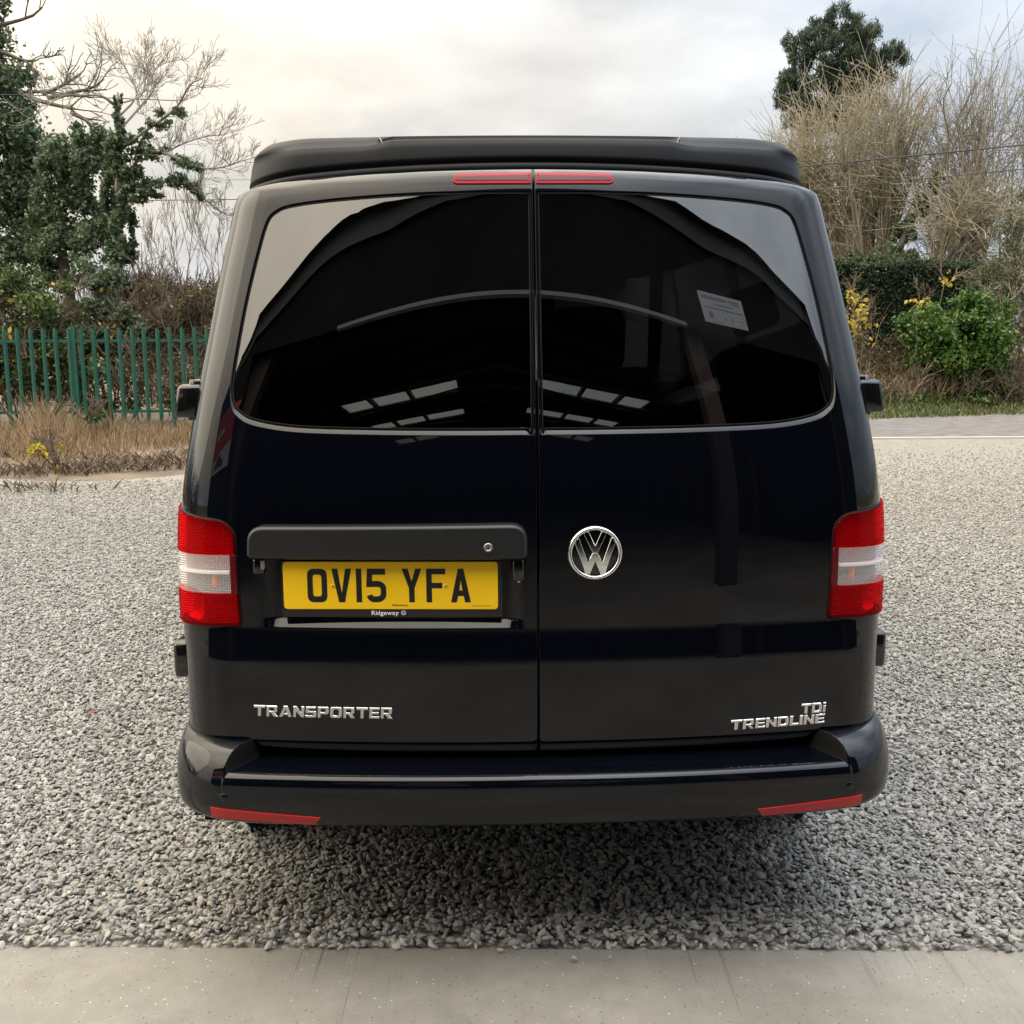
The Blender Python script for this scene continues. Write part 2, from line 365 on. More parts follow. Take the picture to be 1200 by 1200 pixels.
def resample(poly, step, close=True):
    P = [np.array(p, float) for p in poly]; out = []
    for i in range(len(P) if close else len(P) - 1):
        a, b = P[i], P[(i + 1) % len(P)]; n = max(1, int(math.ceil(np.linalg.norm(b - a) / step)))
        for k in range(n): out.append(a + (b - a) * k / n)
    return np.array(out)
def rounded(poly, radii, n=6):
    """rounds polygon corners; radii: one number or one per corner"""
    P = [np.array(p, float) for p in poly]; out = []
    for i, p in enumerate(P):
        r = radii[i] if isinstance(radii, (list, tuple)) else radii
        if r <= 0: out.append(p); continue
        a = P[i - 1] - p; b = P[(i + 1) % len(P)] - p; la, lb = np.linalg.norm(a), np.linalg.norm(b); a /= la; b /= lb
        r_ = min(r, la * .48, lb * .48); p0 = p + a * r_; p1 = p + b * r_
        for k in range(n + 1):
            u = k / n; out.append((1 - u)**2 * p0 + 2 * u * (1 - u) * p + u * u * p1)
    return np.array(out)
def catmull(P, n=6, close=True):
    P = np.array(P, float); L = len(P); out = []
    for i in range(L if close else L - 1):
        p0, p1, p2, p3 = (P[(i + k - 1) % L] if close else P[min(max(i + k - 1, 0), L - 1)] for k in range(4))
        for k in range(n):
            u = k / n; out.append(.5 * ((2 * p1) + (-p0 + p2) * u + (2 * p0 - 5 * p1 + 4 * p2 - p3) * u * u + (-p0 + 3 * p1 - 3 * p2 + p3) * u**3))
    if not close: out.append(P[-1])
    return np.array(out)
def inside(pts, poly):
    x, y = pts[:, 0], pts[:, 1]; c = np.zeros(len(pts), bool); n = len(poly)
    for i in range(n):
        (x0, y0), (x1, y1) = poly[i], poly[i - 1]
        if y0 == y1: continue
        c ^= ((y0 > y) != (y1 > y)) & (x < (x1 - x0) * (y - y0) / (y1 - y0) + x0)
    return c
def dist_poly(pts, poly):
    d = np.full(len(pts), 9.)
    for i in range(len(poly)):
        a = poly[i - 1]; b = poly[i]; ab = b - a; u = np.clip(((pts - a) @ ab) / (ab @ ab + 1e-12), 0, 1); d = np.minimum(d, np.linalg.norm(pts - a - u[:, None] * ab, axis=1))
    return d
def area2(p): return np.sum(p[:, 0] * np.roll(p[:, 1], -1) - p[:, 1] * np.roll(p[:, 0], -1))
def skin(outer, holes=(), step=.02, f=SD, nf=ND, depth=0.0, extra_z=()):
    """triangulated patch of the body surface inside an outline; returns verts, faces, normals, tz, loops of vertex ids"""
    loops = [np.array(outer)] + [np.array(h) for h in holes]
    loops = [l if area2(l) > 0 else l[::-1] for l in loops]
    lo, hi = loops[0].min(0), loops[0].max(0)
    zs = np.unique(np.concatenate([np.arange(lo[1] + step * .5, hi[1], step), np.array(extra_z)])) if len(extra_z) else np.arange(lo[1] + step * .5, hi[1], step)
    g = np.stack(np.meshgrid(np.arange(lo[0] + step * .5, hi[0], step), zs), -1).reshape(-1, 2)
    k = inside(g, loops[0])
    for h in loops[1:]: k &= ~inside(g, h)
    g = g[k]
    for l in loops: g = g[dist_poly(g, l) > step * .35]
    pts = np.concatenate(loops + [g]); edges = []; ids = []; o = 0
    for l in loops: edges += [(o + i, o + (i + 1) % len(l)) for i in range(len(l))]; ids.append(list(range(o, o + len(l)))); o += len(l)
    r = delaunay_2d_cdt([Vector(p) for p in pts], edges, [], 0, 1e-6)
    P = np.array([v[:] for v in r[0]]); T = np.array([t for t in r[2]])
    # the order of the input points is kept unless two coincide
    c = P[T].mean(1); k = inside(c, loops[0])
    for h in loops[1:]: k &= ~inside(c, h)
    T = T[k]; a = P[T]; ar = (a[:, 1, 0] - a[:, 0, 0]) * (a[:, 2, 1] - a[:, 0, 1]) - (a[:, 1, 1] - a[:, 0, 1]) * (a[:, 2, 0] - a[:, 0, 0])
    T[ar < 0] = T[ar < 0][:, ::-1]; T = T[np.abs(ar) > 1e-12]
    Nn = nf(P[:, 0], P[:, 1]); V = f(P[:, 0], P[:, 1]) - Nn * depth
    return V, T, Nn, P, ids
def loop_rings(loop, rings, hole=False, f=SD, nf=ND, base=0.0):
    """rings of (outset in the surface, depth below it) round an outline, giving a pressed panel its rolled edge"""
    l = np.array(loop); l = l if area2(l) > 0 else l[::-1]
    d = np.roll(l, -1, 0) - np.roll(l, 1, 0); n2 = np.stack([d[:, 1], -d[:, 0]], 1); n2 /= np.linalg.norm(n2, axis=1, keepdims=True) + 1e-12
    if hole: n2 = -n2
    V = []
    for (o, dep) in rings:
        off = np.array([o(n) if callable(o) else o for n in n2])
        q = l + n2 * off[:, None]; V.append(f(q[:, 0], q[:, 1]) - nf(l[:, 0], l[:, 1]) * (dep + base))
    return np.array(V), l
def panel(name, mat, outer, holes=(), parent=None, step=.02, rings=((.0016, .0022), (.0018, .02)), hole_rings=None, f=SD, nf=ND, depth=0.0, extra_z=()):
    V, T, Nn, P, ids = skin(outer, holes, step, f, nf, depth, extra_z)
    V = list(V); F = [tuple(t) for t in T]; NN = list(Nn)
    for li, l in enumerate([outer] + list(holes)):
        rg = rings if li == 0 else (hole_rings or rings)
        if not rg: continue
        RV, ll = loop_rings(l, rg, li > 0, f, nf, depth); prev = ids[li]; n = len(ll)
        for k in range(len(rg)):
            cur = list(range(len(V), len(V) + n)); V += list(RV[k])
            NN += [np.zeros(3)] * n
            for i in range(n):
                j = (i + 1) % n
                F.append((prev[i], cur[i], cur[j], prev[j]) if li == 0 else (prev[j], cur[j], cur[i], prev[i]))
            prev = cur
    # ring vertices take the mean normal of the faces that meet there
    V = np.array(V); acc = np.zeros_like(V)
    for fc in F[len(T):]:
        a, b, c = V[fc[0]], V[fc[1]], V[fc[2]]; fn = np.cross(b - a, c - a)
        for i in fc: acc[i] += fn
    NN = np.array(NN); k = len(Nn)
    NN[k:] = acc[k:] / (np.linalg.norm(acc[k:], axis=1, keepdims=True) + 1e-15)
    o = mesh_obj(name, V, F, mat, parent, True, NN)
    return o

def strip_outline(P, inset):
    l = np.array(P); l = l if area2(l) > 0 else l[::-1]
    d = np.roll(l, -1, 0) - np.roll(l, 1, 0); n2 = np.stack([d[:, 1], -d[:, 0]], 1); n2 /= np.linalg.norm(n2, axis=1, keepdims=True) + 1e-12
    off = np.array([inset(-n) if callable(inset) else inset for n in n2]); return l - n2 * off[:, None]

# ------------------------------------------------------------------ the open-fronted shed behind the camera (mirrored in the van)
def build_shed():
    YF = -1.05
    root = empty('open_shed', (0, YF, 0)); tag(root, 'tall dark clad shed with an open front behind the photographer, mirrored in the rear windows', 'shed')
    wall_m = mottled('shed_sheeting', (.008, .0085, .010), (.015, .016, .018), 2, .8, spec=.12); steel = simple('shed_steel', (.05, .03, .025), .6)
    roof_m = simple('shed_roof_sheet', (.02, .021, .023), .7); trim = simple('shed_verge_trim', (.05, .054, .06), .5); pale = simple('door_head_rail', (.26, .27, .28), .5)
    sk = NT('skylight_sheet'); a = sk.n('ShaderNodeBsdfTranslucent'); a.inputs[0].default_value = (.34, .38, .38, 1); b = sk.n('ShaderNodeBsdfTransparent'); b.inputs[0].default_value = (.22, .25, .25, 1)
    mx = sk.n('ShaderNodeMixShader'); mx.inputs[0].default_value = .55; sk.L.new(a.outputs[0], mx.inputs[1]); sk.L.new(b.outputs[0], mx.inputs[2]); sky_m = sk.done(mx.outputs[0])
    # front block: nave with a lean-to on either side; the opening is 3.7 m high
    prof = [(-5.5, 0), (-5.5, 3.50)] + [tuple(p) for p in catmull([(-5.2, 3.58), (-3.3, 4.20), (-2.9, 4.42), (-2.5, 4.66), (-2.2, 4.75), (-1.85, 4.77), (-1.45, 4.76), (-1.0, 4.82), (.6, 5.02), (2.3, 4.90), (2.75, 4.86), (3.2, 4.90), (3.6, 4.91), (4.1, 4.76), (6.4, 4.20)], 3, False)] + [(6.6, 4.15), (6.6, 0)]
    HEAD, OL, OR = 3.95, -2.9, 4.4; D1 = 2.2
    mb = MB(); up = [(x, z) for x, z in prof if z > HEAD + .01]
    xl = -4.05; xr = 6.6
    gab = [(xl, HEAD)] + up + [(xr, HEAD)]
    for y in (0, -.14): mb.add([(x, y, z) for x, z in gab], [tuple(range(len(gab)))])
    for P in ([(-5.5, 0), (OL, 0), (OL, HEAD), (xl, HEAD), (-5.5, 3.50)], [(OR, 0), (6.6, 0), (6.6, HEAD), (OR, HEAD)]):
        for y in (0, -.14): mb.add([(x, y, z) for x, z in P], [tuple(range(len(P)))])
    mb.build('front_cladding', wall_m, root)
    mb = MB(); n = len(prof)
    for (yy0, yy1, o) in ((.10, -D1, .002),):
        mb.add([(x, yy0, z + o) for x, z in prof] + [(x, yy1, z + o) for x, z in prof], [(i, i + 1, n + i + 1, n + i) for i in range(n - 1)])
    mb.build('front_roof', roof_m, root)
    inn = strip_outline(np.array(prof), .17); ii = sorted(range(n), key=lambda i: i)
    if area2(np.array(prof)) < 0: inn = inn[::-1]
    mb = MB(); mb.add([(x, .03, z) for x, z in prof] + [(x, .03, max(z, 0)) for x, z in inn], [(i, i + 1, n + i + 1, n + i) for i in range(n - 1)]); mb.build('verge_trim', trim, root)
    MB().box((-1.85, .005, HEAD - .03), (2.2, .05, HEAD)).build('door_head_rail', pale, root)
    for x in (OL + .1, OR - .1, 2.35): MB().box((x - .1, -.3, 0), (x + .1, -.16, HEAD)).build('door_post', steel, root)
    for x0, x1, h in ((-5.5, -4.6, 3.54), (4.6, 6.6, 4.14)): MB().box((x0, -D1 + .02, 0), (x1, -D1 + .12, h)).build('back_cladding', wall_m, root)
    for x, h in ((-5.44, 3.54), (6.54, 4.14)): MB().box((x - .05, -D1, 0), (x + .05, -.05, h)).build('end_cladding', wall_m, root)
    hall = lambda x: 5.05 - (5.05 - 3.75) * abs(x) / 4.6
    MB().add([(x, -D1 + .03, z) for x, z in prof[1:-1]] + [(4.66, -D1 + .03, hall(4.66) - .20), (0, -D1 + .03, 4.85), (-4.66, -D1 + .03, hall(4.66) - .20)], [tuple(range(len(prof) + 1))]).build('back_cladding', wall_m, root)
    # long low hall behind, daylight through skylight sheets
    HW, EH, AH, DP = 4.6, 3.75, 5.05, 19.0
    def rz(x): return AH - (AH - EH) * abs(x) / HW
    bays = [(-3.9, -4.8), (-6.5, -7.4), (-9.6, -10.8)]; xs0, xs1 = .75, 2.9
    for s in (-1, 1):
        mb = MB(); ys = [-D1 + .3]
        for y0, y1 in bays: ys += [y0, y1]
        ys.append(-DP)
        def strip(xa, xb, ya, yb):
            V = [(s * xa, ya, rz(xa)), (s * xb, ya, rz(xb)), (s * xb, yb, rz(xb)), (s * xa, yb, rz(xa))]; W = [(x, y, z + .06) for x, y, z in V]
            mb.add(V + W, [(0, 1, 2, 3), (7, 6, 5, 4), (0, 4, 5, 1), (1, 5, 6, 2), (2, 6, 7, 3), (3, 7, 4, 0)])
        strip(0, xs0, ys[0], -DP); strip(xs1, HW + .2, ys[0], -DP)
        for i in range(len(ys) - 1):
            if (ys[i], ys[i + 1]) not in bays: strip(xs0, xs1, ys[i], ys[i + 1])
        mb.build('roof_slope', roof_m, root)
        for y0, y1 in bays:
            V = [(s * xs0, y0, rz(xs0) + .02), (s * xs1, y0, rz(xs1) + .02), (s * xs1, y1, rz(xs1) + .02), (s * xs0, y1, rz(xs0) + .02)]
            mesh_obj('skylight', V, [(0, 1, 2, 3)], sky_m, root)
        MB().box((s * HW - .06, -DP, 0), (s * HW + .06, -D1, EH - .03)).build('side_wall', wall_m, root)
        for y in (-3.3, -4.4, -5.7, -6.9, -8.6, -10.2, -13):
            MB().tube([(s * (HW - .2), y, 0), (s * (HW - .2), y, EH - .12), (0, y, AH - .14)], .08, 4).build('portal_frame', steel, root)
        MB().tube([(s * .3, -3.8, 4.72), (s * 3.4, -4.9, 3.9)], .03, 4).build('roof_brace', steel, root); MB().tube([(s * .6, -7.5, 4.65), (s * 3.2, -6.3, 3.9)], .03, 4).build('roof_brace', steel, root)
    for x in (1.6, 2.3, 3.2):
        for s in (-1, 1): MB().box((s * x - .03, -DP, rz(x) - .14), (s * x + .03, -D1 + .2, rz(x) - .02)).build('purlin', steel, root)
    MB().add([(-HW, -DP, 0), (HW, -DP, 0), (HW, -DP, EH), (0, -DP, AH), (-HW, -DP, EH)], [(0, 1, 2, 3, 4)]).build('end_wall', wall_m, root)
build_shed()

VAN = empty('camper_van', (.062, 2.50, 0), R(1.8))
tag(VAN, 'black camper van with pop-top roof and twin rear doors parked on the gravel', 'van')

# --- rear doors
_w = catmull([(.0085, 1.9125), (.18, 1.913), (.38, 1.909), (.58, 1.899), (.695, 1.888), (.742, 1.874), (.766, 1.846), (.777, 1.77), (.787, 1.645), (.790, 1.53), (.788, 1.445), (.778, 1.402), (.757, 1.376), (.712, 1.355), (.60, 1.339), (.40, 1.333), (.19, 1.331), (.0085, 1.331)], 5, False)
WIN = _w[::-1]
LAMP = rounded([(.722, .868), (1.065, .850), (1.065, 1.158), (.93, 1.143), (.765, 1.127), (.734, 1.10)], [.014, .01, .01, 0, .03, .05], 6)
LAMP_CUT = rounded([(1.02, .8635), (.717, .8635), (.7285, 1.101), (.762, 1.131), (.93, 1.1475), (1.02, 1.1545)], [0, .016, .05, .03, 0, 0], 6)
TD = .985
def mirror(P): return [(-a, b) for a, b in P]
top_edge = [(TD, 1.897), (.955, 1.910), (.90, 1.922), (.83, 1.934), (.74, 1.947), (.60, 1.957), (.33, 1.964), (.0042, 1.967)]
def door_outline():
    low = [(.0042, .552), (.30, .551), (.60, .556), (.80, .569), (.90, .577), (TD - .012, .582), (TD, .594)]
    cut = [p for p in LAMP_CUT if p[0] < TD]
    def ycut(seg): # where the lamp cut crosses the door edge
        (x0, y0), (x1, y1) = seg; return y0 + (y1 - y0) * (TD - x0) / (x1 - x0)
    a = (TD, ycut((LAMP_CUT[0], LAMP_CUT[1]))); b = (TD, ycut((LAMP_CUT[-2], LAMP_CUT[-1])))
    return low + [a] + [tuple(p) for p in cut] + [b] + top_edge
DOOR = resample(door_outline(), .02)
WINR = resample(WIN, .02)
lip = lambda n: .0028 + .0125 * max(0.0, n[1])       # the bottom of the opening has the widest lip (outset points into the hole)
zx = [.772 + .006 * i for i in range(17)] + [.858 + .003 * i for i in range(11)] + [1.055 + .005 * i for i in range(7)] + [.55 + .005 * i for i in range(6)]
DOORS = {}
for side, nm in ((-1, 'rear_door'), (1, 'rear_door')):
    out = DOOR if side > 0 else np.array(mirror(DOOR)); win = WINR if side > 0 else np.array(mirror(WINR))
    d = panel(nm, M['paint'], out, [win], VAN, .0135, ((.0012, .0009), (.0022, .003), (.0024, .03)), ((lambda n: lip(n) * .18, .0008), (lambda n: lip(n) * .92, .0065), (lip, .0085), (lip, .02)), extra_z=zx)
    d['label'] = 'left rear door carrying the number plate' if side < 0 else 'right rear door carrying the round badge'
    DOORS[side] = d
    gl = strip_outline(win, lambda n: lip(n) * .97 + .0005)
    V, T, Nn, P, ids = skin(gl, (), .03, S0, N0, .0062)
    mesh_obj('window_glass', V, [tuple(t) for t in T], M['tint_glass'], d, True, Nn)
    # black gasket bedded between lip and glass
    inn = strip_outline(gl, .0035); mb = MB()
    g0 = S0(gl[:, 0], gl[:, 1]) - N0(gl[:, 0], gl[:, 1]) * .0064; g1 = S0(gl[:, 0], gl[:, 1]) - N0(gl[:, 0], gl[:, 1]) * .0040
    g2 = S0(inn[:, 0], inn[:, 1]) - N0(inn[:, 0], inn[:, 1]) * .0052; n = len(gl); ff = []
    for i in range(n):
        j = (i + 1) % n; ff += [(i, n + i, n + j, j), (n + i, 2 * n + i, 2 * n + j, n + j)]
    mb.add(np.concatenate([g0, g1, g2]), ff); mb.build('window_seal', M['rubber'], d, True)
    # inner frame of the door behind the glass edge
    fr = strip_outline(win, .045); a0 = S0(win[:, 0], win[:, 1]) - N0(win[:, 0], win[:, 1]) * .016; a1 = S0(fr[:, 0], fr[:, 1]) - N0(fr[:, 0], fr[:, 1]) * .020; n = len(win)
    MB().add(np.concatenate([a0, a1]), [(i, n + i, n + (i + 1) % n, (i + 1) % n) for i in range(n)]).build('inner_frame', M['rubber'], d)

def plate_on(name, mat, outline, parent, proud, thick=.004, f=SD, nf=ND, step=.02, bev=.0015):
    """a thin applied piece that follows the bodywork"""
    o = resample(outline, step); o = o if area2(o) > 0 else o[::-1]
    return panel(name, mat, o, (), parent, step, ((bev * .3, bev * .25), (bev, bev), (bev * 1.05, thick)), None, f, nf, -proud)

# --- high brake lights
for s in (-1, 1):
    o = rounded([(.0085, 1.929), (.223, 1.9295), (.2325, 1.934), (.2315, 1.946), (.222, 1.9515), (.0085, 1.955)], [.003, .003, .003, .003, .003, .003], 3)
    o = o if s > 0 else np.array(mirror(o))
    b = plate_on('brake_light', simple('brake_light_frame', (.36, .006, .022), .25, spec=.25), o, VAN, .004, .008, S0, N0, .015)
    i_ = strip_outline(resample(o, .015), .0065); plate_on('lens', M['dark_red_lens'], i_, b, .0052, .004, S0, N0, .015, .0008)

# --- tail lamps
def tail_lamp(s):
    root = empty('tail_light'); root.parent = VAN
    mir = (lambda P: np.array(mirror(P))) if s < 0 else (lambda P: np.array(P))
    full = resample(mir(LAMP), .012)
    # moulded tray with reflector bowls
    ts = np.linspace(.728, 1.056, 84); zs = np.linspace(.855, 1.150, 76); tg, zg = np.meshgrid(ts, zs)
    zg = np.minimum(zg, np.interp(tg, [.72, .735, .765, .93, 1.0], [1.085, 1.094, 1.120, 1.136, 1.143]))
    zg = np.maximum(zg, np.interp(tg, [.72, .97, 1.06], [.8690, .8600, .8570]))
    d = np.full(tg.shape, .030)
    for zc, hz in ((1.09, .050), (1.022, .024), (.974, .026), (.909, .038)):
        for tc, ht in ((.79, .058), (.895, .062)):
            rr = np.clip(((tg - tc) / ht)**4 + ((zg - zc) / hz)**4, 0, 1); d = np.maximum(d, .012 + .038 * (1 - rr)**.6) if False else np.where(rr < 1, .014 + .036 * np.sqrt(1 - rr), np.minimum(d, .014))
    d = d + (-.0035 - d) * sm((tg - .955) / .022)          # the tray wraps flush over the side of the body
    pts = S0(s * tg, zg) - N0(s * tg, zg) * d[..., None]
    nr, nc = tg.shape; F = grid_faces(nr, nc)
    dm = d.reshape(-1); tf = tg.reshape(-1); fm = [1 if np.mean([dm[i] for i in f]) < .0175 and np.mean([tf[i] for i in f]) < .95 else (2 if np.mean([tf[i] for i in f]) > .845 else 0) for f in F]
    if s < 0: F = [f[::-1] for f in F]
    mesh_obj('reflector', pts.reshape(-1, 3), F, [M['lamp_reflector'], M['lamp_web'], M['lamp_reflector_soft']], root, True, fmat=fm, uv=np.stack([s * tg, zg], -1).reshape(-1, 2))
    kw = dict(f=S0, nf=N0, step=.012)
    top = rounded([(.7315, 1.046), (1.062, 1.037), (1.062, 1.156), (.93, 1.141), (.766, 1.125), (.736, 1.099)], [.003, .004, .008, 0, .03, .05], 6)
    low = rounded([(.7235, .870), (1.062, .853), (1.062, .940), (.7265, .9475)], [.012, .008, .004, .003], 5)
    clr = rounded([(.7425, .9495), (1.062, .942), (1.062, 1.035), (.7445, 1.044)], .003, 3)
    side = [(.7267, .9495), (.7408, .9492), (.7428, 1.0438), (.7315, 1.0442)]
    plate_on('red_lens', M['red_lens'], mir(top), root, .007, .012, **kw)
    plate_on('red_lens', M['red_lens'], mir(low), root, .007, .012, **kw)
    plate_on('clear_lens', M['clear_lens'], mir(clr), root, .0066, .012, **kw)
    plate_on('lens_edge', M['dark_red_lens'], mir(side), root, .0068, .012, **kw)
    # dark rim seal behind the lenses
    rim_in = strip_outline(full, .006); n = len(full)
    l = full if area2(full) > 0 else full[::-1]
    a = S0(l[:, 0], l[:, 1]) + N0(l[:, 0], l[:, 1]) * .0012; b = S0(rim_in[:, 0], rim_in[:, 1]) + N0(rim_in[:, 0], rim_in[:, 1]) * .0012; o2 = strip_outline(full, -.0045); c = S0(o2[:, 0], o2[:, 1]) - N0(o2[:, 0], o2[:, 1]) * .003
    MB().add(np.concatenate([c, a, b]), [(i, (i + 1) % n, n + (i + 1) % n, n + i) for i in range(n)] + [(n + i, n + (i + 1) % n, 2 * n + (i + 1) % n, 2 * n + i) for i in range(n)]).build('lamp_seal', M['rubber'], root, True)
    # white rib between reversing lamp and indicator, and the bulbs
    rb = rounded([(.747, .9965), (.945, .9912), (.945, .9950), (.747, 1.0022)], .001, 2); plate_on('lens_rib', M['white_print'], mir(rb), root, .003, .02, S0, N0, .012, .0008)
    for (tb, zb, mat, r) in ((.792, .973, M['amber'], .0125),):
        p = S0(np.array(s * tb), np.array(zb)) - N0(np.array(s * tb), np.array(zb)) * .022
        MB().lathe([(0.001, -.022), (r * .6, -.018), (r, -.004), (r * .98, .012), (r * .5, .022), (.001, .024)], 14, 'z', p).build('amber_bulb', mat, root, True)
    # black box behind the tray
    return root
for s in (-1, 1): tail_lamp(s)

# --- flat lettering helpers: outlines to solid letters
def solid(name, polys, thick, mat, parent, place, holes=()):
    """outline(s) in the plane -> raised solid; place(u, v, w) maps to the van's frame"""
    V = []; F = []
    for pi, poly in enumerate(polys):
        rings = [poly] + ([h for (k, h) in holes if k == pi])
        flat = [p for r in rings for p in r]; tris = tessellate_polygon([[Vector((x, y, 0)) for x, y in r] for r in rings])
        o = len(V); n = len(flat)
        for w in (thick, 0.0): V += [place(x, y, w) for x, y in flat]
        for t in tris:
            (x0, y0), (x1, y1), (x2, y2) = (flat[i] for i in t)
            if (x1 - x0) * (y2 - y0) - (y1 - y0) * (x2 - x0) < 0: t = t[::-1]
            F.append(tuple(o + i for i in t))
        b = 0
        for r in rings:
            m = len(r)
            for i in range(m): j = (i + 1) % m; F.append((o + b + i, o + b + j, o + n + b + j, o + n + b + i))
            b += m
    return mesh_obj(name, V, F, mat, parent)
def strip_poly(path, w):
    """outline of a stroke of width w along a path with square ends"""
    P = np.array(path, float); n = len(P); L = []; Rr = []
    for i in range(n):
        d0 = P[i] - P[i - 1] if i else P[1] - P[0]; d1 = P[i + 1] - P[i] if i < n - 1 else d0
        d0 = d0 / np.linalg.norm(d0); d1 = d1 / np.linalg.norm(d1); nn = np.array([-d0[1] - d1[1], d0[0] + d1[0]]); nn /= np.linalg.norm(nn)
        k = w / 2 / max(.3, nn @ np.array([-d0[1], d0[0]])); L.append(P[i] + nn * k); Rr.append(P[i] - nn * k)
    return [tuple(p) for p in L] + [tuple(p) for p in Rr[::-1]]
def arc(cx, cy, rx, ry, a0, a1, n=8): return [(cx + rx * math.cos(R(a0 + (a1 - a0) * k / n)), cy + ry * math.sin(R(a0 + (a1 - a0) * k / n))) for k in range(n + 1)]
def plate_glyph(c):
    w, h, s = 50., 79., 14.
    if c == 'O':
        o = rounded([(0, 0), (w, 0), (w, h), (0, h)], 17, 6); i = rounded([(s, s), (w - s, s), (w - s, h - s), (s, h - s)], 7, 5)
        return [o.tolist()], [(0, i.tolist())], w
    if c == 'V': return [[(0, h), (17.5, 0), (w - 17.5, 0), (w, h), (w - 15, h), (w / 2, 22), (15, h)]], [], w
    if c == '1': return [[(0, 0), (s, 0), (s, h), (0, h)]], [], s
    if c == '5':
        p = [(w - 2, h - s / 2), (9, h - s / 2), (7, 43)] + arc(w - 23, 32, 16, 11.5, 95, 0, 6) + arc(w - 23, 20, 16, 13, 0, -90, 6) + [(22, 7)] + arc(20, 19, 13, 12, -100, -170, 5)
        return [strip_poly(p, s)], [], w
    if c == 'Y': return [[(0, h), (18, 33), (18, 0), (32, 0), (32, 33), (w, h), (34.5, h), (w / 2, 50), (15.5, h)]], [], w
    if c == 'F': return [[(0, 0), (s, 0), (s, 33), (40, 33), (40, 46), (s, 46), (s, h - s + 1), (w - 2, h - s + 1), (w - 2, h), (0, h)]], [], w
    if c == 'A': return [[(0, 0), (14.5, 0), (18, 15), (32, 15), (35.5, 0), (w, 0), (32, h), (18, h)]], [(0, [(21, 28), (29, 28), (25, 52)])], w
_gc = {}
def font_glyph(ch, offset=0.0, extrude=.0, bevel=0.0):
    """a letter of the built-in typeface as a mesh of unit cap height"""
    k = (ch, offset, extrude, bevel)
    if k not in _gc:
        c = bpy.data.curves.new('letter', 'FONT'); c.body = ch; c.size = 1.0; c.offset = offset; c.extrude = extrude; c.bevel_depth = bevel; c.bevel_resolution = 1; c.resolution_u = 3
        o = bpy.data.objects.new('letter', c); COL.objects.link(o); dg = bpy.context.evaluated_depsgraph_get(); me = bpy.data.meshes.new_from_object(o.evaluated_get(dg))
        V = np.array([v.co[:] for v in me.vertices]) if len(me.vertices) else np.zeros((0, 3)); F = [tuple(p.vertices) for p in me.polygons]
        bpy.data.objects.remove(o); bpy.data.curves.remove(c); bpy.data.meshes.remove(me); _gc[k] = (V, F)
    return _gc[k]
def word(text, place, height, width, mat, parent, name='letter', offset=.02, extrude=.05, bevel=0.0, gap=.10, slant=0.0, joined=None, heights=None):
    """letters of one word fitted into width x height; place(u, v, w) with u from 0 to width"""
    gl = []; x = 0.0
    for ci, ch in enumerate(text):
        if ch == ' ': x += .35; continue
        V, F = font_glyph(ch, offset, extrude, bevel); V = V.copy(); V[:, 0] -= V[:, 0].min(); gl.append((x, V, F)); x += V[:, 0].max() + gap
    tot = x - gap; cap = font_glyph('H', offset, extrude, bevel)[0]; y0 = cap[:, 1].min(); ch_ = cap[:, 1].max() - y0; kx = width / tot; ky = height / ch_
    mb = MB()
    for (gx, V, F) in gl:
        P = [place((gx + v[0]) * kx + slant * (v[1] - y0) * ky, (v[1] - y0) * ky, (v[2] + extrude + bevel) * height) for v in V]
        if joined: mb.add(P, F)
        else: mesh_obj(name, P, F, mat, parent)
    if joined: return mb.build(joined, mat, parent)

LD, RD = DOORS[-1], DOORS[1]
# --- number plate in its recess
_pa = R(3.3)
def plate_frame(u, v, w):      # u, v from the plate centre, w towards the viewer
    return (-.356 + u * math.cos(_pa) - w * math.sin(_pa), .004 - u * math.sin(_pa) * 1.0 - w * math.cos(_pa) + .010, .9715 + v)
hold = empty('plate_holder'); hold.parent = LD
def slab(name, outline, w0, w1, mat, parent, place, bev=.001):
    o = np.array(outline); o = o if area2(o) > 0 else o[::-1]; n = len(o); V = []; F = []
    i_ = strip_outline(o, bev)
    for P, w in ((o, w0), (o, w1 - bev), (i_, w1)): V += [place(x, y, w) for x, y in P]
    for k in range(2): F += [(k * n + i, k * n + (i + 1) % n, (k + 1) * n + (i + 1) % n, (k + 1) * n + i) for i in range(n)]
    F.append(tuple(range(2 * n, 3 * n))); F.append(tuple(range(n))[::-1])
    return mesh_obj(name, V, F, mat, parent)
hp = slab('holder_frame', rounded([(-.266, -.0785), (.268, -.0785), (.268, .062), (-.266, .062)], .004, 3), -.012, .000, M['gloss_black'], hold, plate_frame)
npl = slab('number_plate', rounded([(-.2595, -.0575), (.2595, -.0575), (.2595, .0600), (-.2595, .0600)], .010, 5), .0005, .004, M['plate_yellow'], hold, plate_frame)
x = -.2595 + .0585
for ch in 'OV15 YFA':
    if ch == ' ': x += .0265; continue
    polys, holes, w = plate_glyph(ch); kx = .00096
    pl = lambda u, v, ww, x=x: plate_frame(x + u * kx, -.0400 + v * .00105, .0041 + ww)
    solid('plate_character', polys, .0004, M['plate_black'], npl, pl, holes); x += w * kx + .0112
for u in (-.1385, .1335):
    mb = MB(); mb.lathe([(.0001, .003), (.0035, .003), (.0055, .0015), (.006, 0)], 14, 'y'); mb.V = [plate_frame(u + a, .0005 + c, .0040 + b) for a, b, c in mb.V]
    mb.build('plate_screw', M['plate_yellow'], npl, True)
    mb = MB(); mb.lathe([(.0001, .001), (.0026, .0006)], 10, 'y'); mb.V = [plate_frame(u + a, .0005 + c, .0070 + b) for a, b, c in mb.V]; mb.build('screw_slot', M['steel'], npl)
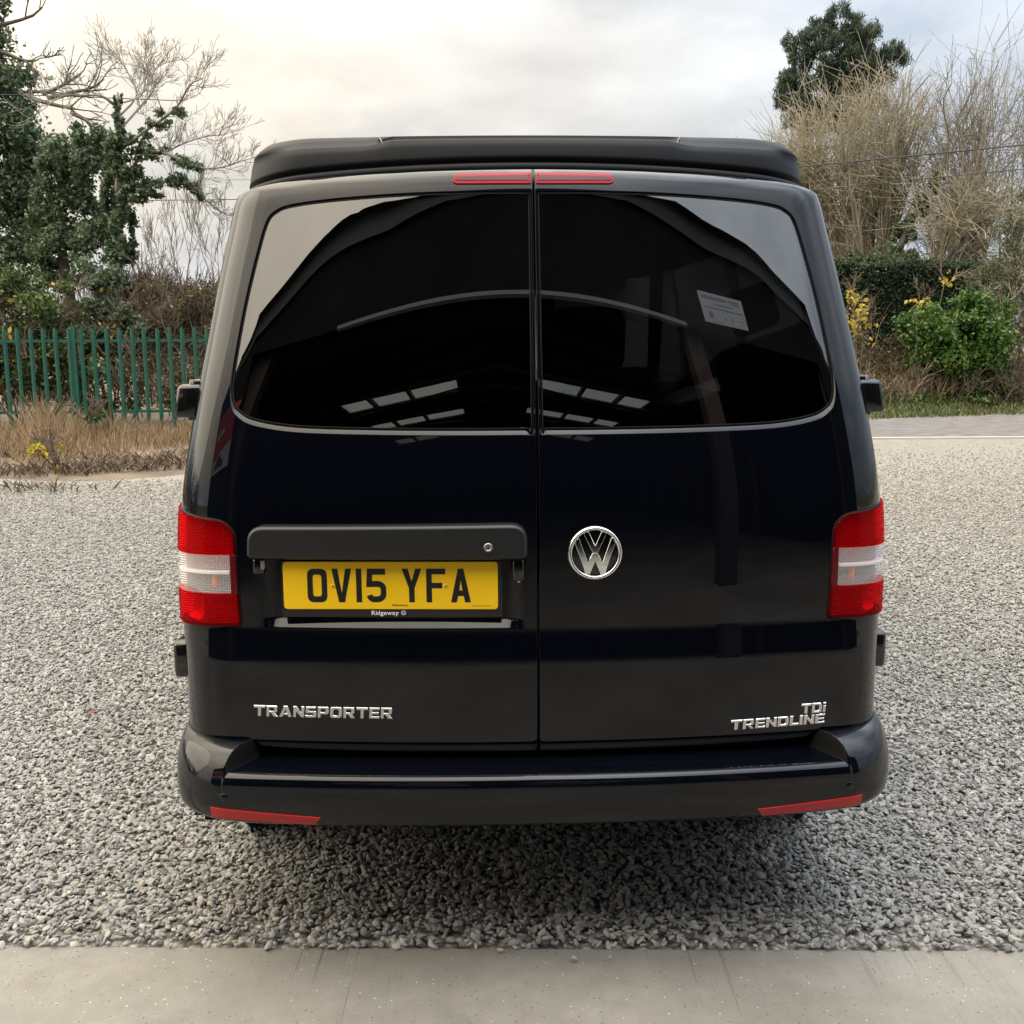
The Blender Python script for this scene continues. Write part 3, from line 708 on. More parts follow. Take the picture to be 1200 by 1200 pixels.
word('Ridgeway', lambda u, v, w: plate_frame(.0045 + u, -.0498 + v, .0042 + w * .1), .0058, .037, M['plate_black'], npl, joined='plate_print', offset=.02, gap=.06)
word('BSAU145d', lambda u, v, w: plate_frame(.200 + u, -.0500 + v, .0042 + w * .1), .0028, .042, M['plate_black'], npl, joined='plate_print', offset=0, gap=.1)
word('Ridgeway', lambda u, v, w: plate_frame(-.0475 + u, -.0725 + v, .0006 + w * .1), .0110, .0660, M['white_print'], hold, joined='holder_print', offset=.025, gap=.05)
mb = MB(); mb.lathe([(.0045, .0), (.0058, .0)], 20, 'y'); mb.V = [plate_frame(.0300 + a, -.0668 + c, .0009) for a, b, c in mb.V]; mb.build('holder_emblem', M['white_print'], hold)
mb = MB(); mb.lathe([(.0001, .0), (.0046, .0)], 20, 'y'); mb.V = [plate_frame(.0300 + a, -.0668 + c, .0007) for a, b, c in mb.V]; mb.build('holder_emblem', M['blue_print'], hold)

# --- handle bar over the plate
bar = rounded([(-.682, 1.051), (-.037, 1.051), (-.037, 1.1145), (-.682, 1.1085)], [.003, .003, .030, .030], 7)
hb = panel('handle_bar', M['matt_black'], resample(bar, .012), (), LD, .02, ((.0035, .0008), (.0075, .0035), (.010, .008), (.011, .014), (.011, .060)), None, S0, N0, -.038)
def on_skin(t0, z0, f=SD, nf=ND, proud=0.0, roll=0.0):
    def place(u, v, w):
        c, s_ = math.cos(roll), math.sin(roll); t = np.array(t0 + u * c - v * s_); z = np.array(z0 + u * s_ + v * c); return f(t, z) + nf(t, z) * (w + proud)
    return place
def disc(name, prof, mat, parent, place, k=24):
    mb = MB(); mb.lathe(prof, k, 'y'); mb.V = [tuple(place(a, c, b)) for a, b, c in mb.V]; mb.F = [f[::-1] for f in mb.F]; return mb.build(name, mat, parent, True)
pk = on_skin(-.1185, 1.0715, S0, N0, .0385)
lk = disc('lock_cylinder', [(.0001, .0012), (.0062, .0012), (.0068, .003), (.0100, .0028), (.0112, .0)], M['steel'], hb, pk, 22)
MB().add([pk(-.0008, -.004, .0026), pk(.0008, -.004, .0026), pk(.0008, .004, .0026), pk(-.0008, .004, .0026)], [(0, 1, 2, 3)]).build('key_slot', M['rubber'], lk)
# chrome pull behind the right end of the bar and the little lamp pods on either side of the plate
mb = MB(); pts = [(-.058, 1.045, .020), (-.0575, 1.02, .019), (-.0545, .998, .016), (-.0495, .984, .012), (-.0435, .9815, .010)]
mb.tube([S0(np.array(a), np.array(b)) + N0(np.array(a), np.array(b)) * (c - .008) for a, b, c in catmull(pts, 4, False)], .0032, 8); mb.build('release_lever', M['chrome'], LD, True)
for t_, z0, z1 in ((-.046, .985, 1.04), (-.668, 1.0, 1.04)):
    P = S0(np.array(t_), np.array(1.02)); MB().box((P[0] - .016, P[1] - .022, z0), (P[0] + .012, P[1] + .02, z1), .006).build('lamp_pod', M['gloss_black'], LD, True)
P = S0(np.array(-.660), np.array(1.03)); MB().box((P[0] - .004, P[1] - .027, 1.014), (P[0] + .006, P[1] - .015, 1.037), .002).build('plate_lamp', M['clear_lens'], LD, True)

# --- round chrome badge
bp = on_skin(.136, 1.0495, SD, ND, .001); bdg = empty('round_badge'); bdg.parent = RD
disc('badge_back', [(.0001, .004), (.057, .004), (.0625, .002), (.0655, -.001)], M['gloss_black'], bdg, bp, 48)
disc('badge_ring', [(.0545, .0045), (.0560, .0092), (.0590, .0118), (.0625, .0110), (.0655, .0070), (.0668, .0)], M['chrome'], bdg, bp, 64)
def chamfered(name, poly, h, bev, mat, parent, place, dome=2.2):
    """raised letter with bevelled edges and a gently domed face"""
    o = np.array(poly); o = o if area2(o) > 0 else o[::-1]; n = len(o); i_ = strip_outline(o, bev); V = []; F = []; NN = []
    q = lambda a, b, c: np.array(place(a, b, c))
    e0 = q(.001, 0, 0) - q(0, 0, 0); e1 = q(0, .001, 0) - q(0, 0, 0); e2 = q(0, 0, .001) - q(0, 0, 0); e0, e1, e2 = (x / np.linalg.norm(x) for x in (e0, e1, e2))
    d = np.roll(o, -1, 0) - np.roll(o, 1, 0); d /= np.linalg.norm(d, axis=1, keepdims=True)
    for P_, w, k in ((o, 0, 1.0), (o, h - bev, .7), (i_, h, 0.0)):
        for (a, b), t in zip(P_, d): V.append(q(a, b, w)); nn = e2 * (1 - k * .6) + (e0 * t[1] - e1 * t[0]) * k + (e0 * a + e1 * b) * dome * (1 - k); NN.append(nn / np.linalg.norm(nn))
    for k in range(2): F += [(k * n + i, k * n + (i + 1) % n, (k + 1) * n + (i + 1) % n, (k + 1) * n + i) for i in range(n)]
    for t in tessellate_polygon([[Vector((a, b, 0)) for a, b in i_]]):
        (x0, y0), (x1, y1), (x2, y2) = (i_[i] for i in t)
        if (x1 - x0) * (y2 - y0) - (y1 - y0) * (x2 - x0) < 0: t = t[::-1]
        F.append(tuple(2 * n + i for i in t))
    return mesh_obj(name, V, F, mat, parent, True, NN)
bw = on_skin(.136, 1.0495, SD, ND, .004)
def sc_(P, k=.001): return [(a * k, b * k) for a, b in P]
# upper letter: two strokes meeting over the centre; lower letter: four strokes with feet on the ring
chamfered('badge_letter', sc_([(-15.5, 52.5), (-27.5, 48), (-7.0, 3.0), (7.0, 3.0), (27.5, 48), (15.5, 52.5), (0, 17.5)]), .0062, .0010, M['chrome'], bdg, bw)
chamfered('badge_letter', sc_([(-39, 37), (-48.5, 25), (-22.5, -50.5), (-14, -53), (0, -19), (14, -53), (22.5, -50.5), (48.5, 25), (39, 37), (17.2, -24), (6.0, 0.5), (-6.0, 0.5), (-17.2, -24)]), .0062, .0010, M['chrome'], bdg, bw)

# --- model lettering on the doors: heavy extended capitals with bevelled edges
def bold_glyph(c):
    q = lambda P, r, n=3: rounded(P, r, n).tolist()
    if c == 'T': return [[(0, 1), (0, .75), (.43, .75), (.43, 0), (.82, 0), (.82, .75), (1.25, .75), (1.25, 1)]], []
    if c == 'R': return [q([(0, 0), (.37, 0), (.37, .33), (.50, .33), (.80, 0), (1.27, 0), (.93, .36), (1.20, .42), (1.20, 1), (0, 1)], [0, 0, 0, 0, 0, 0, 0, .12, .2, 0])], [(0, q([(.37, .53), (.82, .53), (.82, .79), (.37, .79)], [0, .08, .08, 0]))]
    if c == 'A': return [[(0, 0), (.40, 0), (.48, .17), (.90, .17), (.98, 0), (1.40, 0), (.92, 1), (.48, 1)]], [(0, [(.57, .37), (.81, .37), (.69, .68)])]
    if c == 'N': return [[(0, 0), (.35, 0), (.35, .53), (.86, 0), (1.21, 0), (1.21, 1), (.86, 1), (.86, .47), (.35, 1), (0, 1)]], []
    if c == 'S': return [q([(0, 0), (1.18, 0), (1.18, .62), (.36, .62), (.36, .77), (1.12, .77), (1.12, 1), (0, 1), (0, .38), (.82, .38), (.82, .23), (0, .23)], [0, .18, .18, .05, .05, 0, 0, .18, .18, .05, .05, 0])], []
    if c == 'P': return [q([(0, 0), (.37, 0), (.37, .31), (1.20, .31), (1.20, 1), (0, 1)], [0, 0, 0, .22, .22, 0])], [(0, q([(.37, .53), (.82, .53), (.82, .79), (.37, .79)], [0, .08, .08, 0]))]
    if c == 'O': return [q([(0, 0), (1.30, 0), (1.30, 1), (0, 1)], .32, 5)], [(0, q([(.39, .24), (.91, .24), (.91, .76), (.39, .76)], .16, 4))]
    if c == 'E': return [[(0, 0), (1.1, 0), (1.1, .23), (.37, .23), (.37, .39), (1.03, .39), (1.03, .61), (.37, .61), (.37, .77), (1.1, .77), (1.1, 1), (0, 1)]], []
    if c == 'D': return [q([(0, 0), (1.27, 0), (1.27, 1), (0, 1)], [0, .34, .34, 0], 5)], [(0, q([(.37, .24), (.88, .24), (.88, .76), (.37, .76)], [0, .16, .16, 0], 4))]
    if c == 'L': return [[(0, 0), (1.02, 0), (1.02, .25), (.37, .25), (.37, 1), (0, 1)]], []
    if c == 'I': return [[(0, 0), (.37, 0), (.37, 1), (0, 1)]], []
    if c == 'i': return [[(0, 0), (.37, 0), (.37, .70), (0, .70)], [(0, .80), (.37, .80), (.37, 1), (0, 1)]], []
def bold_word(text, place, height, width, mat, parent, gap=.10, thick=.0036, slant=.06):
    x = 0; L = []
    for c in text: P, H = bold_glyph(c); L.append((x, P, H)); x += max(p[0] for p in P[0]) + gap
    kx = (width - slant * height) / (x - gap)
    for gx, P, H in L:
        V = []; F = []
        for pi, poly in enumerate(P):
            rings = [np.array(poly)] + [np.array(h) for k, h in H if k == pi]
            rings = [np.stack([(r[:, 0] + gx) * kx + r[:, 1] * height * slant, r[:, 1] * height], 1) for r in rings]
            rings = [(r if area2(r) > 0 else r[::-1]) if i == 0 else (r if area2(r) < 0 else r[::-1]) for i, r in enumerate(rings)]
            def inset(r, o):
                d = np.roll(r, -1, 0) - r; d /= np.linalg.norm(d, axis=1, keepdims=True) + 1e-12; nl = np.stack([-d[:, 1], d[:, 0]], 1); m = nl + np.roll(nl, 1, 0); k = np.sum(m * m, 1, keepdims=True) / 2 + 1e-9; return r + m / np.maximum(k, .5) * o
            tops = [inset(r, .0012) for r in rings]; flat = [tuple(p) for r in tops for p in r]; o = len(V); n = len(flat)
            V += [place(a, b, thick) for a, b in flat] + [place(a, b, thick * .55) for r in rings for a, b in r] + [place(a, b, -.001) for r in rings for a, b in r]
            for t in tessellate_polygon([[Vector((a, b, 0)) for a, b in r] for r in tops]):
                (x0, y0), (x1, y1), (x2, y2) = (flat[i] for i in t)
                F.append(tuple(o + i for i in (t if (x1 - x0) * (y2 - y0) - (y1 - y0) * (x2 - x0) > 0 else t[::-1])))
            b = 0
            for r in rings:
                m = len(r)
                for i in range(m):
                    j = (i + 1) % m
                    for q in (0, 1): F.append((o + q * n + b + j, o + q * n + b + i, o + (q + 1) * n + b + i, o + (q + 1) * n + b + j))
                b += m
        mesh_obj('letter', V, F, mat, parent)
lt = empty('model_lettering'); lt.parent = LD
bold_word('TRANSPORTER', on_skin(-.6990, .6405, SD, ND, .0004), .0285, .346, M['satin_chrome'], lt)
lt = empty('model_lettering'); lt.parent = RD
bold_word('TRENDLINE', on_skin(.476, .5925, SD, ND, .0004, R(.8)), .0255, .246, M['satin_chrome'], lt)
bold_word('TDi', on_skin(.6575, .6235, SD, ND, .0004, R(.8)), .0265, .0665, M['satin_chrome'], lt)

# --- printed label over the right rear glass, the tint's dimming put into its paper colour
_lc = [np.array(q) for q in ((.441, 1.675), (.562, 1.647), (.572, 1.575), (.4555, 1.599))]       # corners of the tilted label on the pane
def skew(u, v, w):
    a, b = u / .124, -v / .080; q = _lc[0] * (1 - a) * (1 - b) + _lc[1] * a * (1 - b) + _lc[2] * a * b + _lc[3] * (1 - a) * b
    t, z = np.array(q[0]), np.array(q[1]); return S0(t, z) + N0(t, z) * (w - .0052)
labm = mesh_obj('printed_label', [skew(0, 0, 0), skew(0, -.080, 0), skew(.124, -.080, 0), skew(.124, 0, 0)], [(0, 1, 2, 3)], M['sticker'], RD)
lab_rows = [(.008, .078, -.008, -.016), (.086, .114, -.007, -.013), (.092, .112, -.015, -.019), (.040, .092, -.0255, -.0285), (.012, .118, -.037, -.040), (.018, .030, -.050, -.0655), (.061, .064, -.060, -.064), (.082, .086, -.058, -.064), (.107, .114, -.058, -.061), (.109, .114, -.067, -.070), (.026, .058, -.0735, -.0745)]
rr = random.Random(2); mb = MB()
for (a, b, c, d) in lab_rows:
    x = a
    while x < b - 1e-6:
        wd = min(b - x, rr.uniform(.003, .0065) if c - d > .0025 and b - a > .02 else b - a); mb.add([skew(x, d, .0003), skew(x + wd, d, .0003), skew(x + wd, c, .0003), skew(x, c, .0003)], [(0, 1, 2, 3)]); x += wd + .0016
mb.build('label_print', M['grey_print'], labm)

# --- hinges
def hinge(s, z0, z1, out, y0, y1):
    h = empty('door_hinge'); h.parent = DOORS[s]
    zc = (z0 + z1) / 2; xb = float(halfw(np.array(zc))); lean = float(halfw(np.array(z0)) - halfw(np.array(z1)))
    mb = MB().box((xb - .05, y0, z0), (xb + out * .92, y1, z1), .012); mb.V = [(s * (a - lean * (c - zc) / (z1 - z0)), b, c) for a, b, c in mb.V]
    if s < 0: mb.F = [f[::-1] for f in mb.F]
    mb.build('hinge_knuckle', M['gloss_black'], h, True)
    mb = MB().box((xb - .06, y0 + .012, z0 - .008), (xb + out * .25, y1 + .03, z1 + .012), .006); mb.V = [(s * (a - lean * (c - zc) / (z1 - z0)), b, c) for a, b, c in mb.V]
    if s < 0: mb.F = [f[::-1] for f in mb.F]
    mb.build('hinge_leaf', M['gloss_black'], h, True)
    mb = MB().lathe([(.0001, z1 + .012), (.008, z1 + .010), (.010, z1 - .01)], 12, 'z', (s * (xb + out * .1), y0 + .02, 0)); mb.build('hinge_pin', M['gloss_black'], h, True)
for s in (-1, 1):
    hinge(s, 1.366, 1.450, .052, .205, .275); hinge(s, .682, .780, .045, .215, .285)

# --- rear bumper: a step between two shoulders
def build_bumper():
    tpos = np.unique(np.concatenate([np.linspace(0, .62, 26), np.linspace(.62, .688, 14), np.linspace(.690, .770, 68), np.linspace(.772, .86, 16), np.linspace(.86, 1.10, 26), np.linspace(1.10, 1.75, 14)]))
    ts = np.concatenate([-tpos[::-1], tpos[1:]])
    # profile (offset out, height) of the step section and of the shoulder section, point for point
    st = [(-.03, .5300), (.0, .5300), (.03, .5285), (.06, .5270), (.080, .5255), (.092, .5225), (.100, .5165), (.105, .508), (.108, .496), (.1095, .47), (.109, .445), (.106, .425), (.099, .407), (.085, .394), (.06, .384), (.0, .375), (-.08, .372)]
    sh = [(-.03, .5760), (.0, .5785), (.018, .5790), (.040, .5740), (.060, .5650), (.076, .552), (.089, .537), (.099, .519), (.106, .500), (.1095, .472), (.109, .445), (.106, .425), (.099, .407), (.085, .394), (.06, .384), (.0, .375), (-.08, .372)]
    st, sh = (catmull(p, 9, False) for p in (st, sh)); V = []
    for t in ts:
        a = abs(t); g = 1 - .93 * float(sm((a - .74) / .27)); up = .022 * float(sm((a - .66) / .34))
        for (o0, z0), (o1, z1) in zip(st, sh):
            k = float(sm((a - .694 - .50 * max(o0, 0)) / .0055)); o = o0 + (o1 - o0) * k; z = z0 + (z1 - z0) * k
            low = max(0, (.47 - z) / .1); z += up * min(1, low) ; z += .004 * (1 - min(1, a / .7))
            base = S0(np.array(t), np.array(.62)); n = N0(np.array(t), np.array(.62)); n[2] = 0
            p = base + n * (o * g); V.append((p[0], p[1], z))
    nr, nc = len(ts), len(st); F = [f[::-1] for f in grid_faces(nr, nc)]
    zz = np.array(V)[:, 2].reshape(nr, nc); kk = np.array([[float(sm((abs(t) - .694 - .50 * max(o0, 0)) / .0055)) for (o0, _) in st] for t in ts]); fm = []
    for i in range(nr - 1):
        for j in range(nc - 1): q = kk[i:i + 2, j:j + 2]; fm.append(1 if (q.max() > .03 and q.min() < .97 and st[j][0] > -.02 and st[j][0] < .097 and st[j][1] > .50) else 0)  # inner walls of the shoulders coloured dull black in place of a dark reflection
    o = mesh_obj('rear_bumper', V, F, [M['paint'], M['dark']], VAN, True, fmat=fm); return o, np.array(V).reshape(nr, nc, 3), ts
BUMP, BV, BT = build_bumper()
bpy.context.view_layer.update()
from mathutils.bvhtree import BVHTree
_bt = BVHTree.FromPolygons([tuple(v) for v in BV.reshape(-1, 3)], [tuple(p.vertices) for p in BUMP.data.polygons])
def on_bumper(x, z):
    h, n, i, d = _bt.ray_cast(Vector((x, -1.0, z)), Vector((0, 1, 0))); n = n if n.y < 0 else -n; return np.array(h), np.array(n)
def bumper_strip(name, mat, top, bot, n, lift, parent):
    V = []; F = []
    for k in range(n + 1):
        u = k / n; a = np.array(top[0]) + (np.array(top[1]) - top[0]) * u; b = np.array(bot[0]) + (np.array(bot[1]) - bot[0]) * u
        for q, lf in ((a + (0, .001), -.002), (a, lift), (b, lift), (b - (0, .001), -.002)):
            h, nn = on_bumper(q[0], q[1]); V.append(h + nn * lf)
    F = grid_faces(n + 1, 4); F.append((0, 1, 2, 3)); F.append(tuple(4 * n + i for i in (3, 2, 1, 0)))
    o = mesh_obj(name, V, F, mat, parent); bm = bmesh.new(); bm.from_mesh(o.data); bmesh.ops.recalc_face_normals(bm, faces=bm.faces[:]); bm.to_mesh(o.data); bm.free(); return o
for s in (-1, 1):
    bumper_strip('reflector_strip', M['red_reflector'], ((s * .800, .440), (s * .530, .424)), ((s * .800, .414), (s * .546, .402)), 16, .003, BUMP)
    for x, z in ((.765, .466),):
        h, nn = on_bumper(s * x, z); mb = MB().lathe([(.0001, -.0009), (.0100, -.0008), (.0108, -.0002), (.0114, .0004)], 20, 'y')
        ang = math.atan2(nn[0], -nn[1]); mb.V = [(h[0] + a * math.cos(ang) - (-b) * -math.sin(ang) * 1, h[1] + a * math.sin(ang) + b, h[2] + c) for a, b, c in mb.V]
        mb.build('parking_sensor', M['paint'], BUMP, True)

# --- pop-top roof
def build_poptop():
    def loop(hw, y0, y1, r0, r1):
        """half outline from the rear centre to the front centre: x >= 0"""
        P = []
        for k in range(17): P.append((hw - r0, y0) if False else ((hw - r0) * k / 16, y0))
        for k in range(1, 13): a = math.pi / 2 * k / 12; P.append((hw - r0 + r0 * math.sin(a), y0 + r0 - r0 * math.cos(a)))
        for k in range(1, 13): P.append((hw, y0 + r0 + (y1 - r1 - y0 - r0) * k / 12))
        for k in range(1, 11): a = math.pi / 2 * k / 10; P.append((hw - r1 + r1 * math.cos(a), y1 - r1 + r1 * math.sin(a)))
        for k in range(1, 9): P.append(((hw - r1) * (1 - k / 8), y1))
        return P
    # (half width, rear y, z above the arched base or absolute top, is_top)
    Y1 = 3.35
    def zbase(x, y): return 1.977 - .036 * (abs(x) / .74)**2 - .008 * (abs(x) / .74)**6
    def ztop(x, y, shoulder):
        return shoulder - .10 * sm((y - 2.2) / 1.2) * .6
    rows = [(.742, .255, 'b', -.012), (.750, .240, 'b', -.008), (.754, .235, 'b', .002), (.750, .240, 'b', .014), (.738, .252, 'b', .018), (.738, .254, 'b', .022), (.746, .246, 'b', .026), (.744, .249, 'b', .036), (.740, .258, 'm', .55), (.735, .270, 'm', .97), (.734, .278, 'c', .0), (.722, .298, 'c', .45), (.709, .318, 'c', .80), (.694, .338, 'c', .96), (.665, .375, 'c', 1.0), (.50, .62, 'c', 1.0)]
    V = []; n = None
    for (hw, y0, kind, h) in rows:
        P = loop(hw, y0, Y1 - (y0 - .25) * .8, .17 if kind != 'c' else .15, .3); P = P + [(-x, y) for x, y in P[-2:0:-1]]
        n = len(P)
        for x, y in P:
            ax = abs(x); rear = 1 - sm((y - .7) / .6)
            zb = zbase(x, y); edge = (2.043 - .011 * (ax / .74)**2.2) * rear + 2.018 * (1 - rear)     # lower edge of the sloping shoulder band
            crown = 2.075 - .060 * float(sm((y - 2.2) / 1.2))
            sc = float(sm((.40 - ax) / .03)) * rear                                                   # shallow scoop in the middle of the rear edge
            if kind == 'b': z = zb + h
            elif kind == 'm': z = zb + .036 + (edge + .012 * sc - zb - .036) * h
            else: z = edge + .014 * sc + (crown - edge - .014 * sc) * h
            V.append((x, y + (.018 * sc if kind == 'c' and h < .6 else 0) + .020 + .055 * (ax / .74)**2 * rear, z))
    F = [f[::-1] for f in grid_faces(len(rows), n, True)]; F = [f[::-1] for f in F]; F.append(tuple(range((len(rows) - 1) * n, len(rows) * n)))
    F.append(tuple(range(n))[::-1])
    o = mesh_obj('pop_top_roof', V, F, M['poptop'], VAN, True)
    sm_ = simple('roof_seam_sealant', (.20, .20, .205), .6)
    for s in (-1, 1):
        MB().tube([(s * .374, .306, 2.044), (s * .378, .322, 2.056), (s * .386, .342, 2.068), (s * .388, .375, 2.078)], .0015, 5).build('roof_seam', sm_, o, True)
build_poptop()

# --- body shell behind the doors
def build_body():
    zl = [.30, .36, .45, .56, .66, .75, .85, .95, 1.05, 1.15, 1.24, 1.33, 1.42, 1.50, 1.60, 1.70, 1.78, 1.86, 1.91, 1.945, 1.965]
    front = dict(zip([.30, .45, .56, .75, .85, .95, 1.05, 1.15, 1.24, 1.33, 1.42, 1.50, 1.60, 1.70, 1.78, 1.86, 1.91, 1.945, 1.965], [4.66, 4.74, 4.78, 4.78, 4.75, 4.68, 4.50, 4.05, 3.95, 3.84, 3.73, 3.63, 3.52, 3.40, 3.31, 3.21, 3.12, 3.0, 2.9]))
    fz = sorted(front); Fy = lambda z: float(np.interp(z, fz, [front[k] for k in fz]))
    side_y = [.34, .45, .55, .63, 1.0, 1.35, 1.5, 1.9, 2.35, 2.5]; nf = 8
    V = []; n = None; cols = None
    for z in zl:
        w = float(halfw(np.array(min(z, 1.965)))); P = []
        for t, dpt in ((.992, .06), (.9905, .004), (.996, .0), (1.02, .0), (1.05, 0)):
            q = S0(np.array(t), np.array(z)) - N0(np.array(t), np.array(z)) * dpt; P.append((q[0], q[1]))
        y0 = P[-1][1]; ye = max(Fy(z) - .42, 2.7)
        for y in side_y: P.append((w, max(y, y0 + .01)))
        for k in range(1, 6): P.append((w * (1 - .02 * k / 5), 2.5 + (ye - 2.5) * k / 5))
        wf = w * .98
        for k in range(1, 11): a = math.pi / 2 * k / 10; P.append((wf * math.cos(a)**.62 if k < 10 else 0, ye + (Fy(z) - ye) * math.sin(a)**.8))
        P2 = P + [(-x, y) for x, y in P[-2::-1]]; n = len(P2); V += [(x, y, z + (.0 if y > .5 else 0)) for x, y in P2]
    ns = len(P); F = []; win = {}
    for i in range(len(zl) - 1):
        for j in range(n - 1):
            f = (i * n + j, i * n + j + 1, (i + 1) * n + j + 1, (i + 1) * n + j); k = j if j < ns - 1 else n - 2 - j
            za, zb = zl[i], zl[i + 1]; key = None
            if za >= 1.33 and zb <= 1.86:
                if 7 <= k <= 9: key = ('rear_side_window', j >= ns - 1)
                elif 11 <= k <= 13: key = ('sliding_door_window', j >= ns - 1)
                elif 15 <= k <= 18: key = ('cab_window', j >= ns - 1)
            if za >= 1.15 and zb <= 1.86 and k >= 21: key = ('windscreen', False)
            if key: win.setdefault(key, []).append(f)
            else: F.append(f)
    # roof skin: from the top loop inwards
    top = [V[(len(zl) - 1) * n + j] for j in range(n)]; o = len(V)
    for (sx, zz) in ((.96, 1.980), (.80, 1.992)):
        for (x, y, z) in top: V.append((x * sx, min(max(y, .42), 2.85), zz - .05 * (1 - (1 - abs(x) / .75)) * .3))
    for k in range(2):
        b0 = (len(zl) - 1) * n if k == 0 else o; b1 = o + k * n
        for j in range(n - 1): F.append((b0 + j, b0 + j + 1, b1 + j + 1, b1 + j))
    F.append(tuple(range(o + n, o + 2 * n)))
    body = mesh_obj('body_shell', V, F, M['paint'], VAN, True)
    for (nm, sd), fs in win.items():
        ids = sorted({i for f in fs for i in f}); mp = {a: b for b, a in enumerate(ids)}
        mesh_obj(nm, [V[i] for i in ids], [tuple(mp[i] for i in f) for f in fs], M['clear_glass'] if nm in ('windscreen', 'cab_window') else M['side_glass'], VAN, True)
    # header strip under the roof, from the top edge of the doors
    tsx = np.linspace(-.98, .98, 50); te = np.interp(np.abs(tsx), [p[0] for p in top_edge[::-1]], [p[1] for p in top_edge[::-1]])
    a = S0(tsx, te + .004) - N0(tsx, te + .004) * .003; b = a.copy(); b[:, 1] = np.maximum(b[:, 1] + .02, .60); b[:, 2] += .008
    c = a - np.array([0, -.012, .06]); m = len(tsx)
    MB().add(np.concatenate([c, a, b]), grid_faces(3, m)).build('roof_header', M['paint'], VAN, True)
    # closing panel behind the foot of the doors
    tq = np.linspace(-.99, .99, 60); rows_ = [S0(tq, np.full(60, zz)) - N0(tq, np.full(60, zz)) * dd for zz, dd in ((.46, .03), (.64, .03))]
    MB().add(np.concatenate(rows_), grid_faces(2, 60)).build('rear_sill', M['dark'], VAN, True)
    # floor pan
    MB().box((-.86, .12, .33), (.86, 4.55, .40)).build('underbody', M['dark'], VAN)
    # front end
    for s in (-1, 1):
        MB().box((s * .80 - .11, 4.58, .86), (s * .80 + .09, 4.70, 1.02), .03).build('headlight', M['clear_glass'], VAN, True)
        mm = empty('door_mirror'); mm.parent = VAN
        MB().box((s * 1.02 - .10, 3.52, 1.18), (s * 1.02 + .10, 3.62, 1.42), .03).build('mirror_shell', M['paint'], mm, True)
        MB().box((s * 1.02 - .08, 3.512, 1.20), (s * 1.02 + .08, 3.5195, 1.40)).build('mirror_glass', M['chrome'], mm)
        MB().box((min(s * .86, s * .95), 3.55, 1.20), (max(s * .86, s * .95), 3.60, 1.25), .01).build('mirror_arm', M['matt_black'], mm)
    MB().box((-.55, 4.73, .86), (.55, 4.775, 1.0), .01).build('grille', M['matt_black'], VAN)
build_body()

def wheel(s, y):
    r = empty('wheel'); r.parent = VAN; X = s * .80
    MB().lathe([(.20, -.105), (.29, -.11), (.325, -.09), (.336, -.04), (.336, .04), (.325, .09), (.29, .11), (.20, .105)], 36, 'x', (X, y, .336)).build('tyre', M['rubber'], r, True)
    MB().lathe([(.205, .10), (.20, .06), (.06, .075), (.0001, .08)] if s > 0 else [(.205, -.10), (.20, -.06), (.06, -.075), (.0001, -.08)], 30, 'x', (X, y, .336)).build('rim', M['alloy'], r, True)
    MB().lathe([(.345, 0), (.405, .0), (.41, .012), (.40, .02), (.345, .02)], 36, 'x', (s * .905, y, .35)).build('arch_lip', M['matt_black'], VAN, True)
for y in (.98, 3.98):
    for s in (-1, 1): wheel(s, y)

# --- cabin seen through the rear glass
def seat(x, y, w):
    r = empty('seat'); r.parent = VAN
    MB().box((x - w / 2, y - .05, .70), (x + w / 2, y + .45, .86), .05).build('seat_base', M['cloth'], r, True)
    MB().box((x - w / 2, y - .14, .80), (x + w / 2, y - .02, 1.42), .05).build('seat_back', M['cloth'], r, True)
    for hx in ((x,) if w < .7 else (x - .35, x + .35)):
        MB().box((hx - .12, y - .13, 1.45), (hx + .12, y - .05, 1.66), .04).build('headrest', M['cloth'], r, True)
seat(-.45, 2.75, .52); seat(.45, 2.75, .52); seat(-.12, 1.15, 1.2)
MB().box((-.8, 3.35, .95), (.8, 3.95, 1.17), .04).build('dashboard', M['matt_black'], VAN, True)
MB().box((-.06, 3.22, 1.66), (.14, 3.26, 1.73), .02).build('rear_view_mirror', M['gloss_black'], VAN, True)
MB().box((-.70, .50, 1.86), (.70, 3.1, 1.885)).build('roof_lining', M['dark'], VAN)

